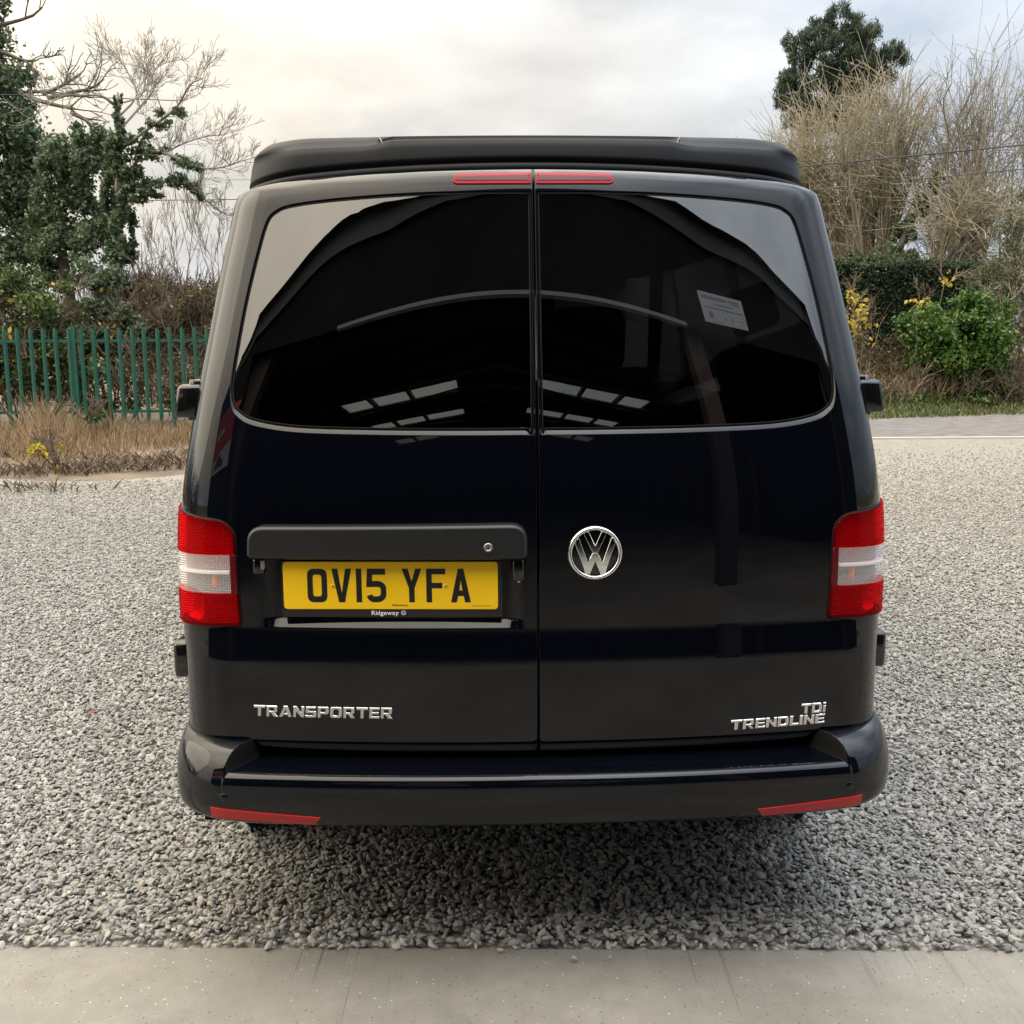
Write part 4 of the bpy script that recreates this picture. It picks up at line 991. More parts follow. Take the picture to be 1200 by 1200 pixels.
# ------------------------------------------------------------------ loose stone: real chippings in the near field
def build_gravel():
    xs = np.linspace(-9.5, 9.5, 96); ys = np.concatenate([np.linspace(2.5, 6, 36), np.linspace(6.2, 15.8, 50)])
    X, Y = np.meshgrid(xs, ys); Yw = np.maximum(Y, 2.53 - .0176 * X + .012)
    half = .52 * Yw + .5; dens = np.where(np.abs(X) < half, 1.0, 0.0)
    fall = np.interp(Yw, [2.5, 4.0, 6.0, 9.0, 12.5, 15.0, 15.8], [7600, 6400, 3500, 1600, 500, 60, 0]); dens = dens * fall
    vx = X - .06; shadowed = (np.abs(vx) < .62) & (Yw > 4.4) & (Yw < 12); dens = np.where(shadowed, 0, dens)
    dens = np.where((X < -1) & (Yw > 12.0), 0, dens)
    Zs = np.full_like(X, -.013); Yw[0] = 2.53 - .0176 * X[0] - .10; Yw[1] = 2.53 - .0176 * X[1] - .004; Zs[0:2] = .004; dens[0] = 0; dens[1] = np.where(np.abs(X[1]) < 2.3, 110 * np.clip(np.sin(X[1] * 2.1 + .6) + .35, .06, 1), 0)
    V = np.stack([X, Yw, Zs], -1).reshape(-1, 3)
    o = mesh_obj('gravel_stones', V, np.array(grid_faces(len(ys), len(xs))), M['stone']); tag(o, 'loose grey limestone chippings spread over the yard', 'gravel', kind='stuff')
    at_ = o.data.attributes.new('dens', 'FLOAT', 'POINT'); at_.data.foreach_set('value', dens.reshape(-1).astype(np.float32))
    g = bpy.data.node_groups.new('scatter_stones', 'GeometryNodeTree')
    g.interface.new_socket('Geometry', in_out='INPUT', socket_type='NodeSocketGeometry'); g.interface.new_socket('Geometry', in_out='OUTPUT', socket_type='NodeSocketGeometry')
    N = g.nodes; L = g.links; gi = N.new('NodeGroupInput'); go = N.new('NodeGroupOutput')
    dp = N.new('GeometryNodeDistributePointsOnFaces'); dp.distribute_method = 'RANDOM'; dp.inputs['Seed'].default_value = 3; L.new(gi.outputs[0], dp.inputs['Mesh'])
    na = N.new('GeometryNodeInputNamedAttribute'); na.data_type = 'FLOAT'; na.inputs['Name'].default_value = 'dens'; L.new(na.outputs['Attribute'], dp.inputs['Density'])
    joins = N.new('GeometryNodeJoinGeometry'); rg = random.Random(8)
    for k in range(7):
        ic = N.new('GeometryNodeMeshIcoSphere'); ic.inputs['Radius'].default_value = .5; ic.inputs['Subdivisions'].default_value = 2
        ps = N.new('GeometryNodeInputPosition'); ad = N.new('ShaderNodeVectorMath'); ad.operation = 'ADD'; ad.inputs[1].default_value = (k * 3.7, k * 1.9, k * 5.3); L.new(ps.outputs[0], ad.inputs[0])
        nz = N.new('ShaderNodeTexVoronoi'); nz.inputs['Scale'].default_value = 1.25; L.new(ad.outputs[0], nz.inputs['Vector'])
        mp = N.new('ShaderNodeMath'); mp.operation = 'MULTIPLY_ADD'; L.new(nz.outputs['Distance'], mp.inputs[0]); mp.inputs[1].default_value = -.75; mp.inputs[2].default_value = 1.25
        scl = N.new('ShaderNodeVectorMath'); scl.operation = 'SCALE'; L.new(ps.outputs[0], scl.inputs[0]); L.new(mp.outputs[0], scl.inputs['Scale'])
        st = N.new('ShaderNodeVectorMath'); st.operation = 'MULTIPLY'; L.new(scl.outputs[0], st.inputs[0]); st.inputs[1].default_value = (rg.uniform(1.0, 1.5), rg.uniform(.75, 1.0), rg.uniform(.42, .68))
        sp = N.new('GeometryNodeSetPosition'); L.new(ic.outputs['Mesh'], sp.inputs['Geometry']); L.new(st.outputs[0], sp.inputs['Position'])
        ss = N.new('GeometryNodeSetShadeSmooth'); ss.inputs['Shade Smooth'].default_value = False; L.new(sp.outputs[0], ss.inputs[0])
        sm_ = N.new('GeometryNodeSetMaterial'); sm_.inputs['Material'].default_value = M['stone']; L.new(ss.outputs[0], sm_.inputs[0])
        gi_ = N.new('GeometryNodeGeometryToInstance'); L.new(sm_.outputs[0], gi_.inputs[0]); L.new(gi_.outputs[0], joins.inputs[0])
    ip = N.new('GeometryNodeInstanceOnPoints'); L.new(dp.outputs['Points'], ip.inputs['Points']); L.new(joins.outputs[0], ip.inputs['Instance']); ip.inputs['Pick Instance'].default_value = True
    def rnd(t, a, b, seed):
        r = N.new('FunctionNodeRandomValue'); r.data_type = t; s_ = [x for x in r.inputs if x.enabled]; s_[0].default_value = a; s_[1].default_value = b; r.inputs['Seed'].default_value = seed; return [x for x in r.outputs if x.enabled][0]
    L.new(rnd('FLOAT_VECTOR', (-.8, -.8, 0), (.8, .8, 6.283), 5), ip.inputs['Rotation'])
    pw = N.new('ShaderNodeMath'); pw.operation = 'POWER'; L.new(rnd('FLOAT', 0.0, 1.0, 6), pw.inputs[0]); pw.inputs[1].default_value = 1.8
    ml = N.new('ShaderNodeMath'); ml.operation = 'MULTIPLY_ADD'; L.new(pw.outputs[0], ml.inputs[0]); ml.inputs[1].default_value = .0165; ml.inputs[2].default_value = .0112; L.new(ml.outputs[0], ip.inputs['Scale'])
    # stones lie at slightly different levels
    tr = N.new('GeometryNodeTranslateInstances'); L.new(ip.outputs[0], tr.inputs[0]); L.new(rnd('FLOAT_VECTOR', (0, 0, 0), (0, 0, .011), 9), tr.inputs['Translation']); tr.inputs['Local Space'].default_value = False
    L.new(tr.outputs[0], go.inputs[0])
    md = o.modifiers.new('stones', 'NODES'); md.node_group = g
build_gravel()

# ------------------------------------------------------------------ vegetation helpers
def leaf_quads(P, size, rs, aspect=.6, up=0.0, jitter=.35):
    """one bent leaf (two triangles) per point, in random directions"""
    n = len(P); d = rs.normal(size=(n, 3)); d[:, 2] += up * 2; d /= np.linalg.norm(d, axis=1, keepdims=True)
    e = rs.normal(size=(n, 3)); e -= d * np.sum(d * e, 1, keepdims=True); e /= np.linalg.norm(e, axis=1, keepdims=True); nn = np.cross(d, e)
    s = size * (1 + jitter * rs.uniform(-1, 1, (n, 1)))
    V = np.stack([P - d * s * .5, P + e * s * aspect * .5 + nn * s * .12, P + d * s * .5, P - e * s * aspect * .5 + nn * s * .12], 1).reshape(-1, 3)
    i = np.arange(n)[:, None] * 4; return V, np.concatenate([i + [0, 1, 2], i + [0, 2, 3]], 0) if False else (i + np.array([[0, 1, 2, 3]]))
def lump_points(lumps, n, rs, shell=.15):
    """points in the outer part of ellipsoids (x, y, z, rx, ry, rz)"""
    L = np.array(lumps, float); w = (L[:, 3] * L[:, 4] * L[:, 5])**(2 / 3); k = rs.choice(len(L), n, p=w / w.sum()); d = rs.normal(size=(n, 3)); d /= np.linalg.norm(d, axis=1, keepdims=True)
    r = (shell + (1 - shell) * rs.uniform(0, 1, (n, 1))**.6) * (1 + .30 * rs.normal(size=(n, 1))); return L[k, :3] + d * r * L[k, 3:]
def sub_lumps(lumps, per, rs, k=.42):
    """breaks big lumps up into clumps so that gaps and light and dark clumps show"""
    out = []
    for (x, y, z, rx, ry, rz) in lumps:
        for _ in range(per):
            d = rs.normal(size=3); d /= np.linalg.norm(d); r = rs.uniform(.45, 1.0); q = rs.uniform(.6, 1.25) * k
            out.append((x + d[0] * rx * r, y + d[1] * ry * r, z + d[2] * rz * r, rx * q, ry * q, rz * q))
    return out
def foliage(name, lumps, n, size, mat, parent=None, seed=0, per=10, k=.42, **kw):
    rs = np.random.RandomState(seed); sl = sub_lumps(lumps, per, rs, k); V, F = leaf_quads(lump_points(sl, n, rs), size, rs, **kw); return mesh_obj(name, V, F, mat, parent)
class Twigs:
    """branching wood as tapered prisms"""
    def __init__(s): s.V = []; s.F = []; s.n = 0; s.tips = []
    def seg(s, a, b, ra, rb, k=4):
        t = b - a; L = np.linalg.norm(t)
        if L < 1e-6: return
        t = t / L; u = np.cross(t, (0, 0, 1.) if abs(t[2]) < .9 else (1., 0, 0)); u /= np.linalg.norm(u); v = np.cross(t, u); c = [2 * math.pi * j / k for j in range(k)]
        s.V += [tuple(a + ra * (math.cos(x) * u + math.sin(x) * v)) for x in c] + [tuple(b + rb * (math.cos(x) * u + math.sin(x) * v)) for x in c]
        s.F += [(s.n + j, s.n + (j + 1) % k, s.n + k + (j + 1) % k, s.n + k + j) for j in range(k)]; s.n += 2 * k
    def path(s, P, r0, r1, k=5):
        P = [np.array(p, float) for p in P]
        for i in range(len(P) - 1): s.seg(P[i], P[i + 1], r0 + (r1 - r0) * i / (len(P) - 1), r0 + (r1 - r0) * (i + 1) / (len(P) - 1), k)
    def grow(s, p, d, L, r, lvl, rg, spread=.6, up=.25, kids=(3, 5), curl=.25, shrink=.62, minr=.006, first=.35):
        n = 4 if lvl > 1 else 3; p = np.array(p, float); d = np.array(d, float); d /= np.linalg.norm(d); pts = [p]; q = p.copy(); dd = d.copy()
        for i in range(n):
            dd = dd + rg.normal(size=3) * curl * .5 + np.array([0, 0, up * .25]); dd /= np.linalg.norm(dd); q = q + dd * L / n; pts.append(q)
        re = max(minr, r * .55)
        for i in range(n): s.seg(pts[i], pts[i + 1], max(minr, r + (re - r) * i / n), max(minr, r + (re - r) * (i + 1) / n), 5 if r > .05 else (4 if r > .02 else 3))
        if lvl <= 0: s.tips.append(pts[-1]); return
        for c in range(rg.randint(kids[0], kids[1] + 1)):
            f = first + (1 - first) * rg.uniform(0, 1) if c else 1.0; x = f * n; i = min(int(x), n - 1); b = pts[i] + (pts[i + 1] - pts[i]) * (x - i); t = pts[i + 1] - pts[i]; t /= np.linalg.norm(t)
            a = rg.normal(size=3); a -= t * (a @ t); a /= np.linalg.norm(a) + 1e-9; nd = t + a * spread * rg.uniform(.5, 1.3) * (0.35 if not c else 1) + np.array([0, 0, up])
            s.grow(b, nd, L * shrink * rg.uniform(.75, 1.2), max(minr, (r + (re - r) * f) * rg.uniform(.5, .72)), lvl - 1, rg, spread, up, kids, curl, shrink, minr, first)
    def build(s, name, mat, parent=None): return mesh_obj(name, s.V, np.array(s.F), mat, parent) if s.F else None

bark = mottled('grey_brown_bark', (.085, .072, .055), (.17, .15, .115), 3, .9)
bark_g = mottled('olive_bark', (.235, .205, .145), (.39, .345, .25), 2, .9)
bark_pale = mottled('pale_twig_bark', (.20, .18, .15), (.34, .31, .265), 2, .9)
twig_b = mottled('dead_bramble', (.085, .06, .042), (.20, .15, .105), 3, .95)
ivy = leafy('ivy_leaves', [(0, (.058, .092, .054)), (.45, (.108, .160, .086)), (.8, (.17, .23, .12)), (1, (.32, .36, .18))], .35, .36)
ivy_g = leafy('bramble_leaves', [(0, (.03, .055, .018)), (.5, (.065, .11, .030)), (.85, (.12, .17, .045)), (1, (.26, .25, .05))], .3)
brownl = leafy('withered_leaves', [(0, (.05, .035, .022)), (.4, (.11, .08, .05)), (.75, (.17, .14, .075)), (.93, (.10, .12, .04)), (1, (.33, .25, .06))], .3, .8)
yellowl = leafy('yellow_autumn_leaves', [(0, (.55, .34, .05)), (.6, (.72, .55, .07)), (1, (.50, .52, .09))], .4)
laurel = leafy('bright_green_leaves', [(0, (.028, .075, .014)), (.45, (.055, .135, .022)), (.8, (.10, .20, .035)), (1, (.23, .29, .05))], .3, .4)
yew = leafy('clipped_yew', [(0, (.024, .042, .020)), (.6, (.040, .066, .030)), (1, (.075, .10, .042))], .15, .7)
pine = leafy('pine_needles', [(0, (.035, .062, .042)), (.5, (.065, .10, .066)), (1, (.12, .15, .09))], .25, .6)
olive = leafy('grey_green_leaves', [(0, (.055, .065, .032)), (.5, (.11, .12, .065)), (1, (.20, .20, .115))], .3, .6)
grass = leafy('verge_grass', [(0, (.05, .075, .02)), (.5, (.10, .13, .035)), (.85, (.17, .18, .06)), (1, (.34, .28, .14))], .3, .6)
drygrass = leafy('dry_grass', [(0, (.15, .10, .06)), (.35, (.36, .235, .135)), (.75, (.52, .365, .225)), (.93, (.60, .47, .32)), (1, (.20, .23, .09))], .35, .8)
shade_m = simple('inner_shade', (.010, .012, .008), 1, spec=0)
def lumps_px(rows):
    """(px, py, Y, half width px, half height px, depth m) -> ellipsoids standing at that distance"""
    out = []
    for px, py, Y, hw, hh, dp in rows:
        p = at(px, py, Y); k = Y / FOC; out.append((p[0], p[1], p[2], hw * k, dp, hh * k))
    return out

# ------------------------------------------------------------------ green palisade fence
def build_fence():
    green = mottled('fence_green', (.007, .060, .038), (.013, .088, .056), 5, .45); P0, P1 = np.array([-15.2, 17.3]), np.array([-.9, 18.3]); L = np.linalg.norm(P1 - P0); d = (P1 - P0) / L; nrm = np.array([-d[1], d[0]])
    root = empty('palisade_fence', (*P0, 0), math.atan2(d[1], d[0])); tag(root, 'green steel palisade fence with pointed pales behind the dry grass', 'fence')
    # W-section pale with a three-pointed head; local x along the fence, -y towards the yard
    xs = [-.034, -.022, -.010, .010, .022, .034]; ys = [0, -.004, -.014, -.014, -.004, 0]; tops = [1.735, 1.752, 1.775, 1.775, 1.752, 1.735]
    V = []; F = []
    for (x, y, t) in zip(xs, ys, tops): V += [(x, y - .03, -.05), (x, y - .03, 1.70), (x * .8, y - .03, t), (x, y - .027, -.05), (x, y - .027, 1.70), (x * .8, y - .027, t)]
    for i in range(5):
        a, b = i * 6, (i + 1) * 6
        for k in (0, 1): F += [(a + k, b + k, b + k + 1, a + k + 1), (a + 3 + k, a + 4 + k, b + 4 + k, b + 3 + k)]
        F.append((a + 2, b + 2, b + 5, a + 5))
    pale = mesh_obj('pale', V, F, green, root); n = int(L / .205); rg = random.Random(5)
    for i in range(n):
        o = pale if i == 0 else link(pale.copy(), root); o.location = (.10 + i * .205, 0, rg.uniform(-.012, .012)); o.rotation_euler = (rg.uniform(-.008, .008), rg.uniform(-.010, .010), rg.uniform(-.05, .05))
    for z in (1.555, .38):
        for k in range(int(L / 2.77) + 1):
            x0 = k * 2.77 + .045 - .36; x1 = min(x0 + 2.68, L); MB().box((max(x0, .03), -.026, z - .024), (x1, -.020, z + .024)).box((max(x0, .03), -.0195, z + .018), (x1, .02, z + .024)).build('rail', green, root)
    post = MB().box((-.038, -.022, -.1), (.038, -.016, 1.80)).box((-.005, -.0155, -.1), (.005, .05, 1.80)).box((-.038, .0505, -.1), (.038, .0565, 1.80)).build('post', green, root); post.location = (-.36 + .01 + 2.77, 0, 0)
    k = 2
    while k * 2.77 - .36 < L: o = link(post.copy(), root); o.location = (k * 2.77 - .35, 0, 0); k += 1
build_fence()

# ------------------------------------------------------------------ left: ivy-clad trees and scrub behind the fence
def tree_root(name, px, Y, label, cat, group=None):
    p = at(px, 500, Y); r = empty(name, (p[0], Y, 0)); tag(r, label, cat, group); return r
def loc(root, lumps): L = np.array(lumps, float); L[:, :3] -= np.array(root.location); return L.tolist()
def lpt(root, px, py, Y): return at(px, py, Y) - np.array(root.location)

r = tree_root('ivy_clad_tree', -12, 23.5, 'tallest ivy clad tree, cut off by the left edge of the picture', 'tree', 'ivy clad trees behind the fence')
lm = loc(r, lumps_px([(-25, 95, 23.5, 58, 50, 1.3), (-10, 150, 23.5, 55, 55, 1.4), (-20, 215, 23.4, 62, 55, 1.5), (0, 265, 23.2, 50, 50, 1.4), (-45, 310, 23.2, 70, 55, 1.5), (15, 195, 23.6, 34, 40, 1.0), (-40, 20, 23.7, 45, 45, 1.0), (-2, 8, 23.6, 14, 18, .4), (22, 240, 23.3, 30, 50, .9), (12, 110, 23.5, 26, 34, .8), (20, 170, 23.5, 30, 40, .9), (30, 290, 23.2, 34, 34, .9)]))
foliage('ivy_foliage', lm, 30000, .105, ivy, r, 11, 22, .31); tw = Twigs(); rg = np.random.RandomState(3)
tw.path([(0, 0, -.1), (.05, 0, 2), (-.1, 0, 4), (.1, .1, 6.5), (0, .1, 8.5)], .22, .09, 7)
for a, b in (((-5, 30), (70, 12)), ((0, 112), (72, 118)), ((0, 60), (45, 85)), ((-5, 15), (40, -15))):
    p, q = lpt(r, *a, 23.5), lpt(r, *b, 23.3); tw.grow(p, q - p, np.linalg.norm(q - p) * .8, .045, 3, rg, .7, .12, (3, 4), .35, .55, .008)
tw.build('trunk', bark, r)

r = tree_root('ivy_clad_tree', 92, 22.5, 'squat rounded ivy clad tree between the tall trees', 'tree', 'ivy clad trees behind the fence')
lm = loc(r, lumps_px([(92, 172, 22.5, 32, 30, .9), (72, 205, 22.5, 28, 40, .9), (112, 215, 22.5, 26, 42, .9), (88, 255, 22.4, 38, 40, 1.0), (75, 305, 22.4, 44, 38, 1.0), (118, 285, 22.3, 24, 35, .8), (52, 245, 22.6, 20, 50, .7)]))
foliage('ivy_foliage', lm, 19000, .095, ivy, r, 12, 20, .30); tw = Twigs(); tw.path([(0, 0, -.1), (.05, 0, 2), (-.1, 0, 3.6), (0, .1, 5)], .16, .06, 6)
for a, b in (((30, 112), (84, 132)), ((84, 132), (110, 150)), ((50, 110), (95, 95)), ((56, 115), (110, 102))):
    p, q = lpt(r, *a, 22.6), lpt(r, *b, 22.4); tw.grow(p, q - p, np.linalg.norm(q - p), .05, 2, rg, .8, .1, (3, 4), .3, .6, .008)
tw.build('trunk', bark, r)

r = tree_root('ivy_clad_tree', 140, 21.5, 'slender ivy wrapped tree with long bare limbs reaching right', 'tree', 'ivy clad trees behind the fence')
tw = Twigs(); tw.path([lpt(r, 138, 420, 21.5), lpt(r, 137, 300, 21.5), lpt(r, 139, 230, 21.5), lpt(r, 140, 170, 21.5), lpt(r, 139, 128, 21.5), lpt(r, 138, 108, 21.5)], .12, .015, 7)
limbs = [((141, 175), (168, 155), (205, 128), (222, 100), (238, 92), .055), ((160, 178), (195, 180), (232, 196), (260, 196), (285, 188), .05), ((158, 190), (190, 180), (215, 168), (240, 160), (262, 158), .035), ((165, 215), (215, 212), (232, 228), (255, 245), (266, 252), .04),
         ((133, 122), (118, 112), (95, 112), (75, 112), (58, 122), .045), ((142, 150), (160, 130), (180, 105), (178, 88), (190, 74), .035), ((136, 140), (160, 112), (150, 85), (137, 64), (134, 60), .03), ((145, 120), (165, 112), (170, 95), (168, 78), (170, 66), .028)]
ivy_on = []
for l in limbs:
    P = [lpt(r, a[0], a[1], 21.5 - .25 * i * (1 if l[5] > .04 else -1)) for i, a in enumerate(l[:5])]; P = catmull(P, 3, False); tw.path(P, l[5] * .72, .010, 5)
    if l[5] >= .04 and l[0][0] > 138: ivy_on += [tuple(p) + (.22 - .012 * i_, .2, .17 - .008 * i_) for i_, p in enumerate(P[:7])]
    for i in range(3, len(P)):
        for _ in range(2):
            d = P[i] - P[i - 1]; d = d / np.linalg.norm(d) + rg.normal(size=3) * .75 + np.array([0, 0, .35]); tw.grow(P[i], d, rg.uniform(.24, .50), .009, 2, rg, .8, .2, (3, 4), .3, .62, .0046)
tw.build('trunk', bark_pale, r)
lm = loc(r, lumps_px([(138, 118, 21.5, 5, 12, .18), (140, 145, 21.5, 7, 18, .22), (142, 180, 21.5, 18, 26, .4), (140, 215, 21.4, 16, 34, .4), (150, 200, 21.4, 14, 14, .35), (165, 226, 21.3, 20, 11, .35), (145, 255, 21.4, 16, 26, .4), (138, 290, 21.4, 18, 26, .5), (130, 235, 21.5, 10, 30, .35)]))
foliage('ivy_foliage', lm, 9500, .09, ivy, r, 14, 12, .34); foliage('ivy_foliage', ivy_on, 2600, .09, ivy, r, 15, 4, .6)

def bush(name, label, cat, rows, n, size, mat, seed, twigs=0, tmat=None, per=10, k=.42, group=None, tl=(.25, .55), yell=0, ym=None, shade=.0, **kw):
    Y = rows[0][2]; r = tree_root(name, rows[0][0], Y, label, cat, group); lm = loc(r, lumps_px(rows)); rs = np.random.RandomState(seed)
    foliage('foliage', lm, n, size, mat, r, seed, per, k, **kw)
    if yell: foliage('yellow_leaves', lm, yell, size * 1.3, ym or yellowl, r, seed + 50, per * 2, .3)
    tw = Twigs(); lo = min(l[2] - l[5] for l in lm)
    for l in lm:
        for _ in range(max(2, twigs // len(lm))):
            b = np.array([l[0] + rs.normal() * l[3] * .5, l[1] + rs.normal() * l[4] * .4, max(0, l[2] - l[5] * rs.uniform(.4, 1.1))]); d = np.array([rs.normal() * .5, rs.normal() * .4, 1.0]); tw.grow(b, d, rs.uniform(*tl), .016, 2, rs, .7, .1, (3, 4), .4, .65, .005)
        tw.path([(0, 0, -.1), (l[0] * .5, l[1] * .5, max(.1, l[2] * .5)), (l[0], l[1], max(l[2], .2))], .016, .008, 4)
    tw.build('stems', tmat or twig_b, r); return r
bush('bramble_thicket', 'green and brown bramble thicket pressing against the fence at far left', 'thicket', [(20, 350, 20, 48, 38, 1.0), (70, 365, 19.8, 40, 34, .9), (-40, 360, 20, 60, 45, 1.0), (40, 430, 19.6, 60, 50, .8), (-30, 430, 19.6, 50, 50, .8), (10, 400, 19.5, 50, 30, .7), (80, 405, 19.5, 40, 30, .7)], 20000, .085, ivy_g, 21, 110, twig_b, 16, .34, yell=160)
bush('bramble_thicket', 'darker ivy covered thicket below the slender ivy wrapped tree', 'thicket', [(128, 350, 20.6, 40, 42, .9), (105, 385, 20.2, 38, 34, .8), (150, 390, 20.0, 32, 30, .8), (120, 450, 19.7, 40, 45, .7)], 13000, .085, ivy, 22, 90, twig_b, 14, .34, yell=80)
bush('scrub_bush', 'brown leafless scrub bush behind the right end of the visible fence', 'bush', [(205, 355, 21.5, 34, 40, 1.1), (185, 390, 20.6, 32, 32, .9), (228, 370, 21.2, 26, 45, 1.0), (165, 345, 21.8, 24, 28, .8), (200, 440, 19.9, 50, 45, .8), (250, 390, 21, 30, 60, .8)], 12000, .07, brownl, 23, 260, twig_b, 14, .36, tl=(.4, .8), yell=60)
# thin leafless saplings against the pale sky
for i, (px, py0, hpx, lean, lab) in enumerate(((213, 335, 150, .10, 'bare sapling with fine upright twigs above the brown scrub'), (250, 330, 120, .28, 'bare sapling leaning right beside the van roof'), (185, 330, 110, -.05, 'shortest bare sapling beside the slender ivy wrapped tree'))):
    r = tree_root('bare_sapling', px, 24 + i, lab, 'sapling', 'bare saplings behind the fence'); tw = Twigs(); b = lpt(r, px, py0 + 60, 24 + i); tw.path([(0, 0, -.1), (0, 0, .3), tuple(b)], .04, .03, 4); tw.grow(b, (lean, 0, 1), hpx * (24 + i) / FOC * .62, .028, 4, rg, .55, .30, (3, 4), .22, .62, .0055, .2); tw.build('stems', bark_pale, r)

# dry grass and weeds along the fence foot
def grass_patch(name, label, P, h, w, mat, seed, lean=.35, heads=0.0):
    rs = np.random.RandomState(seed); n = len(P); hh = h * rs.uniform(.45, 1.15, (n, 1)); a = rs.uniform(0, 2 * math.pi, n); side = np.stack([np.cos(a), np.sin(a), 0 * a], 1) * w
    tip = P + np.concatenate([rs.normal(size=(n, 2)) * lean * hh, hh], 1); mid = P + (tip - P) * .55 + np.concatenate([rs.normal(size=(n, 2)) * .05 * hh, hh * .06], 1)
    V = np.stack([P - side * .5, P + side * .5, mid + side * .4, tip, mid - side * .4], 1).reshape(-1, 3); i = np.arange(n) * 5
    F = [tuple(x) for x in np.stack([i, i + 1, i + 2, i + 3, i + 4], 1)]; F = np.stack([i, i + 1, i + 2, i + 3, i + 4], 1)
    o = mesh_obj(name, V, F, mat); return tag(o, label, 'grass', kind='stuff')
rs = np.random.RandomState(31); n = 21000
gx = rs.uniform(-15, -.8, n); yf = 17.3 + (gx + 15.2) * .07; u = rs.beta(1.6, 2.2, n); gy = yf - .15 - u * (yf - 13.4) * (.75 + .25 * np.sin(gx * 1.7)); hgt = .95 * (1 - u)**.8 + .10
clump = .42 + .85 * np.sin(gx * 2.3 + gy * 1.1)**2 * np.sin(gx * .9 - 1)**2 + .25 * np.sin(gx * 5.1 + 2 * gy)**2 + .25 * np.exp(-((gx + 6.9) / 1.0)**2)
grass_patch('dry_grass', 'tall tan dry grass and dead weeds at the foot of the fence', np.stack([gx, gy, np.full(n, -.03)], 1), (hgt * clump)[:, None] * .52, .013, drygrass, 32, .30)
n = 15000; gx = rs.uniform(-15, -.8, n); gy = 10.6 + rs.beta(2.2, 2.4, n) * 4.6 + .4 * np.sin(gx * 1.3); _p = np.sin(gx * 2.1 + 1.3 * np.sin(gy * 2.2)) + np.sin(gx * .8 - gy * 2.9) + .9 * (gy - 12.6) + rs.normal(size=n) * .35; gx = gx[_p > .35]; gy = gy[_p > .35]; n = len(gx)
grass_patch('dead_weeds', 'low dead weeds and leaf litter creeping over the edge of the gravel', np.stack([gx, gy, np.full(n, -.02)], 1), np.full((n, 1), .13), .020, leafy('dead_weed', [(0, (.06, .042, .03)), (.6, (.15, .105, .07)), (1, (.30, .22, .14))], .2, .9), 33, .9)
for i, (px, py, Y, lab) in enumerate(((55, 527, 14.2, 'low seedling with yellow leaves in front of the fence at left'), (112, 488, 16.6, 'green and yellow leaved bramble shoot against the fence'), (65, 553, 13.0, 'tiny yellow seedling at the edge of the gravel'))):
    bush('seedling', lab, 'plant', [(px, py, Y, 18 - i * 4, 9 - i, .2)], 60 - 12 * i, .10, yellowl if i != 1 else ivy_g, 60 + i, 6, twig_b, 5, .5, 'yellowing seedlings in the dry grass', (.2, .3))

# ------------------------------------------------------------------ right: lane verge, hedge, shrubs and trees
def verge_z(x, y): return np.clip((y - (18.3 + .30 * np.maximum(x, 0))) * .10, -.03, .38)
rs = np.random.RandomState(41); n = 17000
gx = rs.uniform(-.5, 21, n); y0 = 18.25 + .305 * np.maximum(gx, 0) ; gy = y0 + rs.uniform(-.15, 3.4, n)
grass_patch('verge_grass', 'rough green grass verge along the far side of the lane', np.stack([gx, gy, verge_z(gx, gy) - .03], 1), (.13 + .22 * sm((gy - y0 - .8) / 2.0) * rs.uniform(.4, 1.3, n))[:, None], .030, grass, 42, .55)
n = 3500; gx = rs.uniform(-.5, 21, n); gy = 18.25 + .305 * np.maximum(gx, 0) + rs.uniform(1.6, 3.6, n)
grass_patch('dry_verge_grass', 'dry stalks standing among the verge grass under the shrubs', np.stack([gx, gy, verge_z(gx, gy)], 1), np.full((n, 1), .55), .022, drygrass, 43, .5)
xx = np.linspace(-1, 40, 42); vv = []
for dy, zz in ((-.1, -.05), (1.0, .05), (3.2, .30), (9, .42), (30, .45)): vv += [(x, 18.25 + .305 * max(x, 0) + dy, zz) for x in xx]
vb = mesh_obj('verge', vv, grid_faces(5, 42), mottled('verge_turf', (.05, .055, .025), (.12, .11, .06), 2, .95)); vb['kind'] = 'structure'

bush('evergreen_shrub', 'rounded bright green evergreen shrub on the verge', 'shrub', [(1118, 405, 23.6, 54, 50, 1.1), (1095, 390, 23.5, 36, 32, .9), (1145, 420, 23.5, 40, 42, .9), (1118, 365, 23.7, 42, 20, .8), (1085, 425, 23.5, 26, 30, .7), (1150, 375, 23.6, 32, 26, .8), (1120, 445, 23.4, 40, 22, .8)], 24000, .10, laurel, 71, 10, twig_b, 18, .32, tl=(.2, .35))
bush('bramble_tangle', 'brown leafless bramble tangle with yellow leaves beside the van', 'thicket', [(1020, 424, 24.5, 36, 32, 1.0), (1050, 426, 24.3, 24, 32, .9), (990, 424, 24.6, 30, 34, 1.0), (1040, 445, 23.8, 44, 22, .8), (960, 420, 24.6, 30, 45, .9)], 7000, .075, brownl, 72, 130, twig_b, 12, .4, tl=(.2, .4), yell=90)
bush('yellow_leaved_sapling', 'thin sapling with yellow leaves showing just right of the van', 'sapling', [(1003, 362, 23.4, 16, 22, .4), (1012, 388, 23.4, 18, 14, .4), (1000, 345, 23.4, 9, 10, .2)], 110, .12, yellowl, 73, 14, twig_b, 9, .5, tl=(.3, .5))
bush('yellow_tipped_shoots', 'tall shoots with yellow tips rising over the top of the green shrub', 'shoots', [(1074, 352, 23.2, 16, 9, .3), (1108, 326, 23.4, 8, 10, .2)], 42, .11, yellowl, 74, 6, twig_b, 7, .5, tl=(.2, .4))
